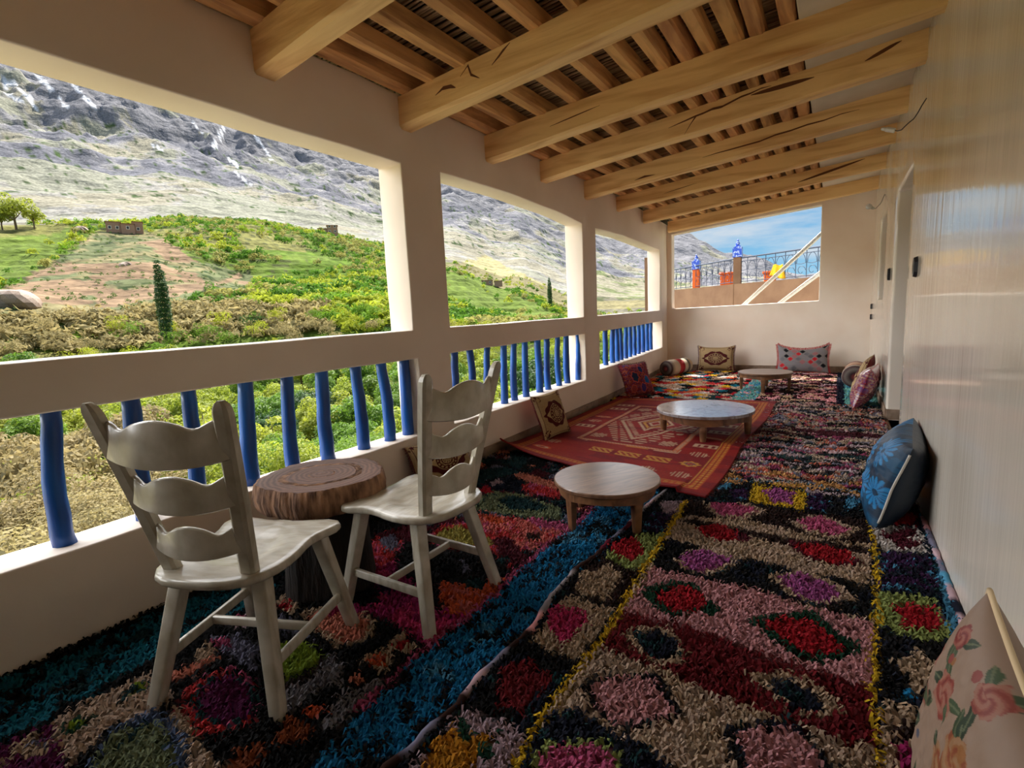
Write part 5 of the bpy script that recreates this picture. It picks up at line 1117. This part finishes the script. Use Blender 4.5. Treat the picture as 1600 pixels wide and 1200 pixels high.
# rocks
def rock(px, py, r, w, h, lab):
    x, y = at_px(px, py, r); z = float(ground(x, y)); bm = bmesh.new(); bmesh.ops.create_icosphere(bm, subdivisions=3, radius=1)
    for v in bm.verts: k = .75+.6*float(fbm(v.co.x*1.5+px, v.co.y*1.5+v.co.z, 3, 7)); v.co = Vector((v.co.x*w*k, v.co.y*w*.7*k, v.co.z*h*k))
    me = bpy.data.meshes.new('rock'); bm.to_mesh(me); bm.free(); me.materials.append(M['stone_trim']); o = bpy.data.objects.new('rock', me); COL.objects.link(o); o.location = (x, y, z+h*.3); tag(o, lab, 'rock', 'boulders on the hillside')
rock(18, 468, 135, 5.2, 2.6, 'large pale boulder at the left edge of the bare slope')
rock(126, 366, 270, 3.4, 1.8, 'dark boulder on the bare slope near its top, left of the house')
rock(198, 426, 190, 2.0, 1.2, 'pale boulder in the middle of the bare slope')
rock(330, 444, 165, 1.6, .8, 'small reddish boulder beside the dirt track')

# far houses
def house(px, py, r, parts, lab, rz=0, z0=0):
    x, y = at_px(px, py, r); z = float(ground(x, y)); d = ray(px, py); rot = math.atan2(-d[0], d[1])
    t = empty('mud_house', (x, y, z-1+z0), rot+rz); tag(t, lab, 'building', 'far mud houses')
    for (x0, x1, y0, y1, z0_, z1) in parts:
        g = MB(); g.box((x0, y0, z0_), (x1, y1, z1)); w_ = g.build('wall', M['mud_wall'], t)
        g = MB(); g.box((x0-.25, y0-.25, z1), (x1+.25, y1+.25, z1+.25)); g.build('roof', M['brown_render'], t)
        nw = max(1, int((x1-x0)/2.4))
        for q in range(nw):
            cx = x0+(q+.5)*(x1-x0)/nw
            for zz in (z0_+2.2, z0_+5.0):
                if zz+1.2 > z1: continue
                g = MB(); g.box((cx-.55, y0-.06, zz), (cx+.55, y0+.05, zz+1.3)); f_ = g.build('window', M['white_pipe'], t); g = MB(); g.box((cx-.42, y0-.09, zz+.12), (cx+.42, y0-.05, zz+1.18)); g.build('pane', M['dark_glass'], f_)
    return t
house(185, 360, 270, [(-4, 1, 0, 4, 0, 5), (1, 5.5, -1, 4, 0, 4.3), (5, 8.5, 1, 5, 0, 5.6)], 'grey brown flat roofed house on top of the bare slope', 0, 1.0)
house(512, 372, 330, [(-5, 0, 0, 4, 0, 4.5), (0, 6, -1, 4, 0, 6.2)], 'small reddish house on the crest near the right side of the nearest opening', 0, 1.0)
house(765, 442, 330, [(-5, 2, 0, 5, 0, 4), (3, 8, 0, 4, 0, 3.4)], 'low mud house above the green meadow in the middle opening', 0, 0)

# ------------------------------------------------------------ the neighbour's terrace
ZP = 1.70; Ar = ony(1400, 450, 13.9); Bm = ony(1152, 450, 16.3); Cl = ony(1018, 450, 20.2)
t = empty('neighbour_parapet', (Bm[0], Bm[1], -4)); tag(t, "neighbour's brown rendered parapet wall with blue capped pillars seen through the far opening", 'wall')
Bv = np.array([Bm[0], Bm[1], -4]); Ax, Bx2, Cx = Ar[:2]-Bm[:2], np.zeros(2), Cl[:2]-Bm[:2]
for p, q, nm_ in ((Ax, Bx2, 'wall_panel'), (Bx2, Cx, 'wall_panel')):
    g = MB(); g.bar((p[0], p[1], (4+ZP)/2), (q[0], q[1], (4+ZP)/2), .25, 4+ZP, side=(p[1]-q[1], q[0]-p[0], 0)); g.build(nm_, M['brown_render'], t)
P1q = ony(1088, 450, 18.0)[:2]-Bm[:2]
for p, top, cap, mt in ((Bx2, 2.45, 1, 'brown_render'), (P1q, 2.30, 1, 'orange')):
    g = MB(); hw = .10; g.box((p[0]-hw, p[1]-hw, 4), (p[0]+hw, p[1]+hw, 4+top)); pi_ = g.build('pillar', M['brown_render'] if mt == 'brown_render' else M['orange'], t)
    g = MB(); g.box((p[0]-hw-.02, p[1]-hw-.02, 4+top), (p[0]+hw+.02, p[1]+hw+.02, 4+top+.28)); g.box((p[0]-hw*.7, p[1]-hw*.7, 4+top+.28), (p[0]+hw*.7, p[1]+hw*.7, 4+top+.33)); g.build('cap', M['blue_tile'], pi_)
    g = MB(); g.lathe([(.02, 0), (.05, .02), (.06, .06), (.03, .10), (.02, .12), (.035, .14), (.01, .17)], 12, (p[0], p[1], 4+top+.33)); g.build('finial', M['blue_tile'], pi_, smooth=True)
g = MB(); p = Cl[:2]-Bm[:2]+np.array([-.12, .2]); g.box((p[0]-.16, p[1]-.16, 0), (p[0]+.16, p[1]+.16, 4+ZP+1.35)); g.build('corner_pillar', M['brown_render'], t)
g = MB(); g.box((p[0]+.03, p[1]-.16, 4+ZP+1.3), (p[0]+.10, p[1]-.08, 4+ZP+1.7)); g.build('iron_rod', M['iron'], t)
def railing(p, q, lab):
    p = np.array(p); q = np.array(q); L_ = np.linalg.norm(q-p); d = (q-p)/L_; t = empty('iron_railing', (p[0], p[1], ZP)); tag(t, lab, 'railing', "neighbour's wrought iron railings")
    D = lambda s, z: (d[0]*s, d[1]*s, z)
    H = 2.42-ZP
    for z, r in ((.06, .012), (H, .022), (H-.10, .01)): g = MB(); g.tube([D(0, z), D(L_, z)], r, n=6); g.build('rail', M['iron'], t)
    m_ = int(L_/.30); sc = MB()
    for i in range(m_+1):
        s = L_*i/m_; g = MB(); g.tube([D(s, .03), D(s, H)], .0095, n=5); g.build('bar', M['iron'], t)
        if i < m_:
            w_ = L_/m_; c = s+w_/2
            g = MB(); g.tube([D(c+w_*.42*cos(a), H-.34+.24*sin(a)) for a in np.linspace(0, pi, 9)], .007, n=5); g.tube([D(c+w_*.42*cos(a)*(1-a/9), .20+.12*sin(a)*(1-a/12)) for a in np.linspace(0, 5.6, 14)], .007, n=5)
            g.tube([D(c-w_*.42, H-.34), D(c, .36), D(c+w_*.42, H-.34)], .007, n=5); g.build('scroll', M['iron'], t)
railing(Bm[:2]+Ax*.012, Ar[:2], "iron scroll railing on the neighbour's parapet right of the middle pillar"); railing(Bm[:2], Cl[:2], "iron scroll railing on the neighbour's parapet left of the middle pillar")
# orange painted walls of the neighbour's terrace and a yellow cloth over its rail
for a, b_, y0, top, lab in ((1125, 1146, 18.5, 2.10, "low orange wall behind the railing left of the middle pillar"), (1193, 1211, 17.5, 1.98, "low orange wall behind the railing right of the middle pillar")):
    pa_, pb_ = ony(a, 450, y0), ony(b_, 450, y0); g = MB(); g.box((0, 0, 0), (pb_[0]-pa_[0], .25, top+1.5)); g.box((-.04, -.04, top+1.5), (pb_[0]-pa_[0]+.04, .29, top+1.58)); o = g.build('terrace_wall', M['orange'], bevel=.02, loc=(pa_[0], y0, -1.5)); tag(o, lab, 'wall')
pa_ = ony(1207, 430, 15.35); V = []; F = []; nn_ = 12
for i in range(nn_):
    for j in range(8):
        s = i/(nn_-1); k = j/7; V.append(((s-.5)*(.22+.16*k), -.06-.04*k+.02*sin(s*14)*k, -.36*k*(.75+.3*s)+.02*sin(s*7)))
F = [(i*8+j, i*8+j+1, (i+1)*8+j+1, (i+1)*8+j) for i in range(nn_-1) for j in range(7)]
o = mesh('cloth', V, F, M['yellow_cloth'], smooth=True, loc=(pa_[0]+.12, pa_[1]+.1, 2.10)); tag(o, "yellow cloth hanging over the neighbour's railing behind the white pipe", 'cloth'); mo = o.modifiers.new('t', 'SOLIDIFY'); mo.thickness = .01
# slanting white pipes outside the far opening
for (a, b_, lab) in (((1160, 480), (1300, 352), 'long white pipe slanting up across the far opening'), ((1212, 480), (1300, 414), 'shorter white pipe slanting up at the lower right of the far opening')):
    p = ony(*a, 10.35); q = ony(*b_, 10.75); dd = q-p; p2 = p-dd*.6; q2 = q+dd*.25; L_ = q2-p2; g = MB(); sd = np.cross(L_, [0, 1, 0]); sd /= np.linalg.norm(sd)
    g.tube([np.zeros(3), L_], .022, n=12); g.tube([sd*.035, L_+sd*.035], .012, n=8); tag(g.build('slanting_pipe', M['white_pipe'], smooth=True, loc=tuple(p2)), lab, 'pipe')
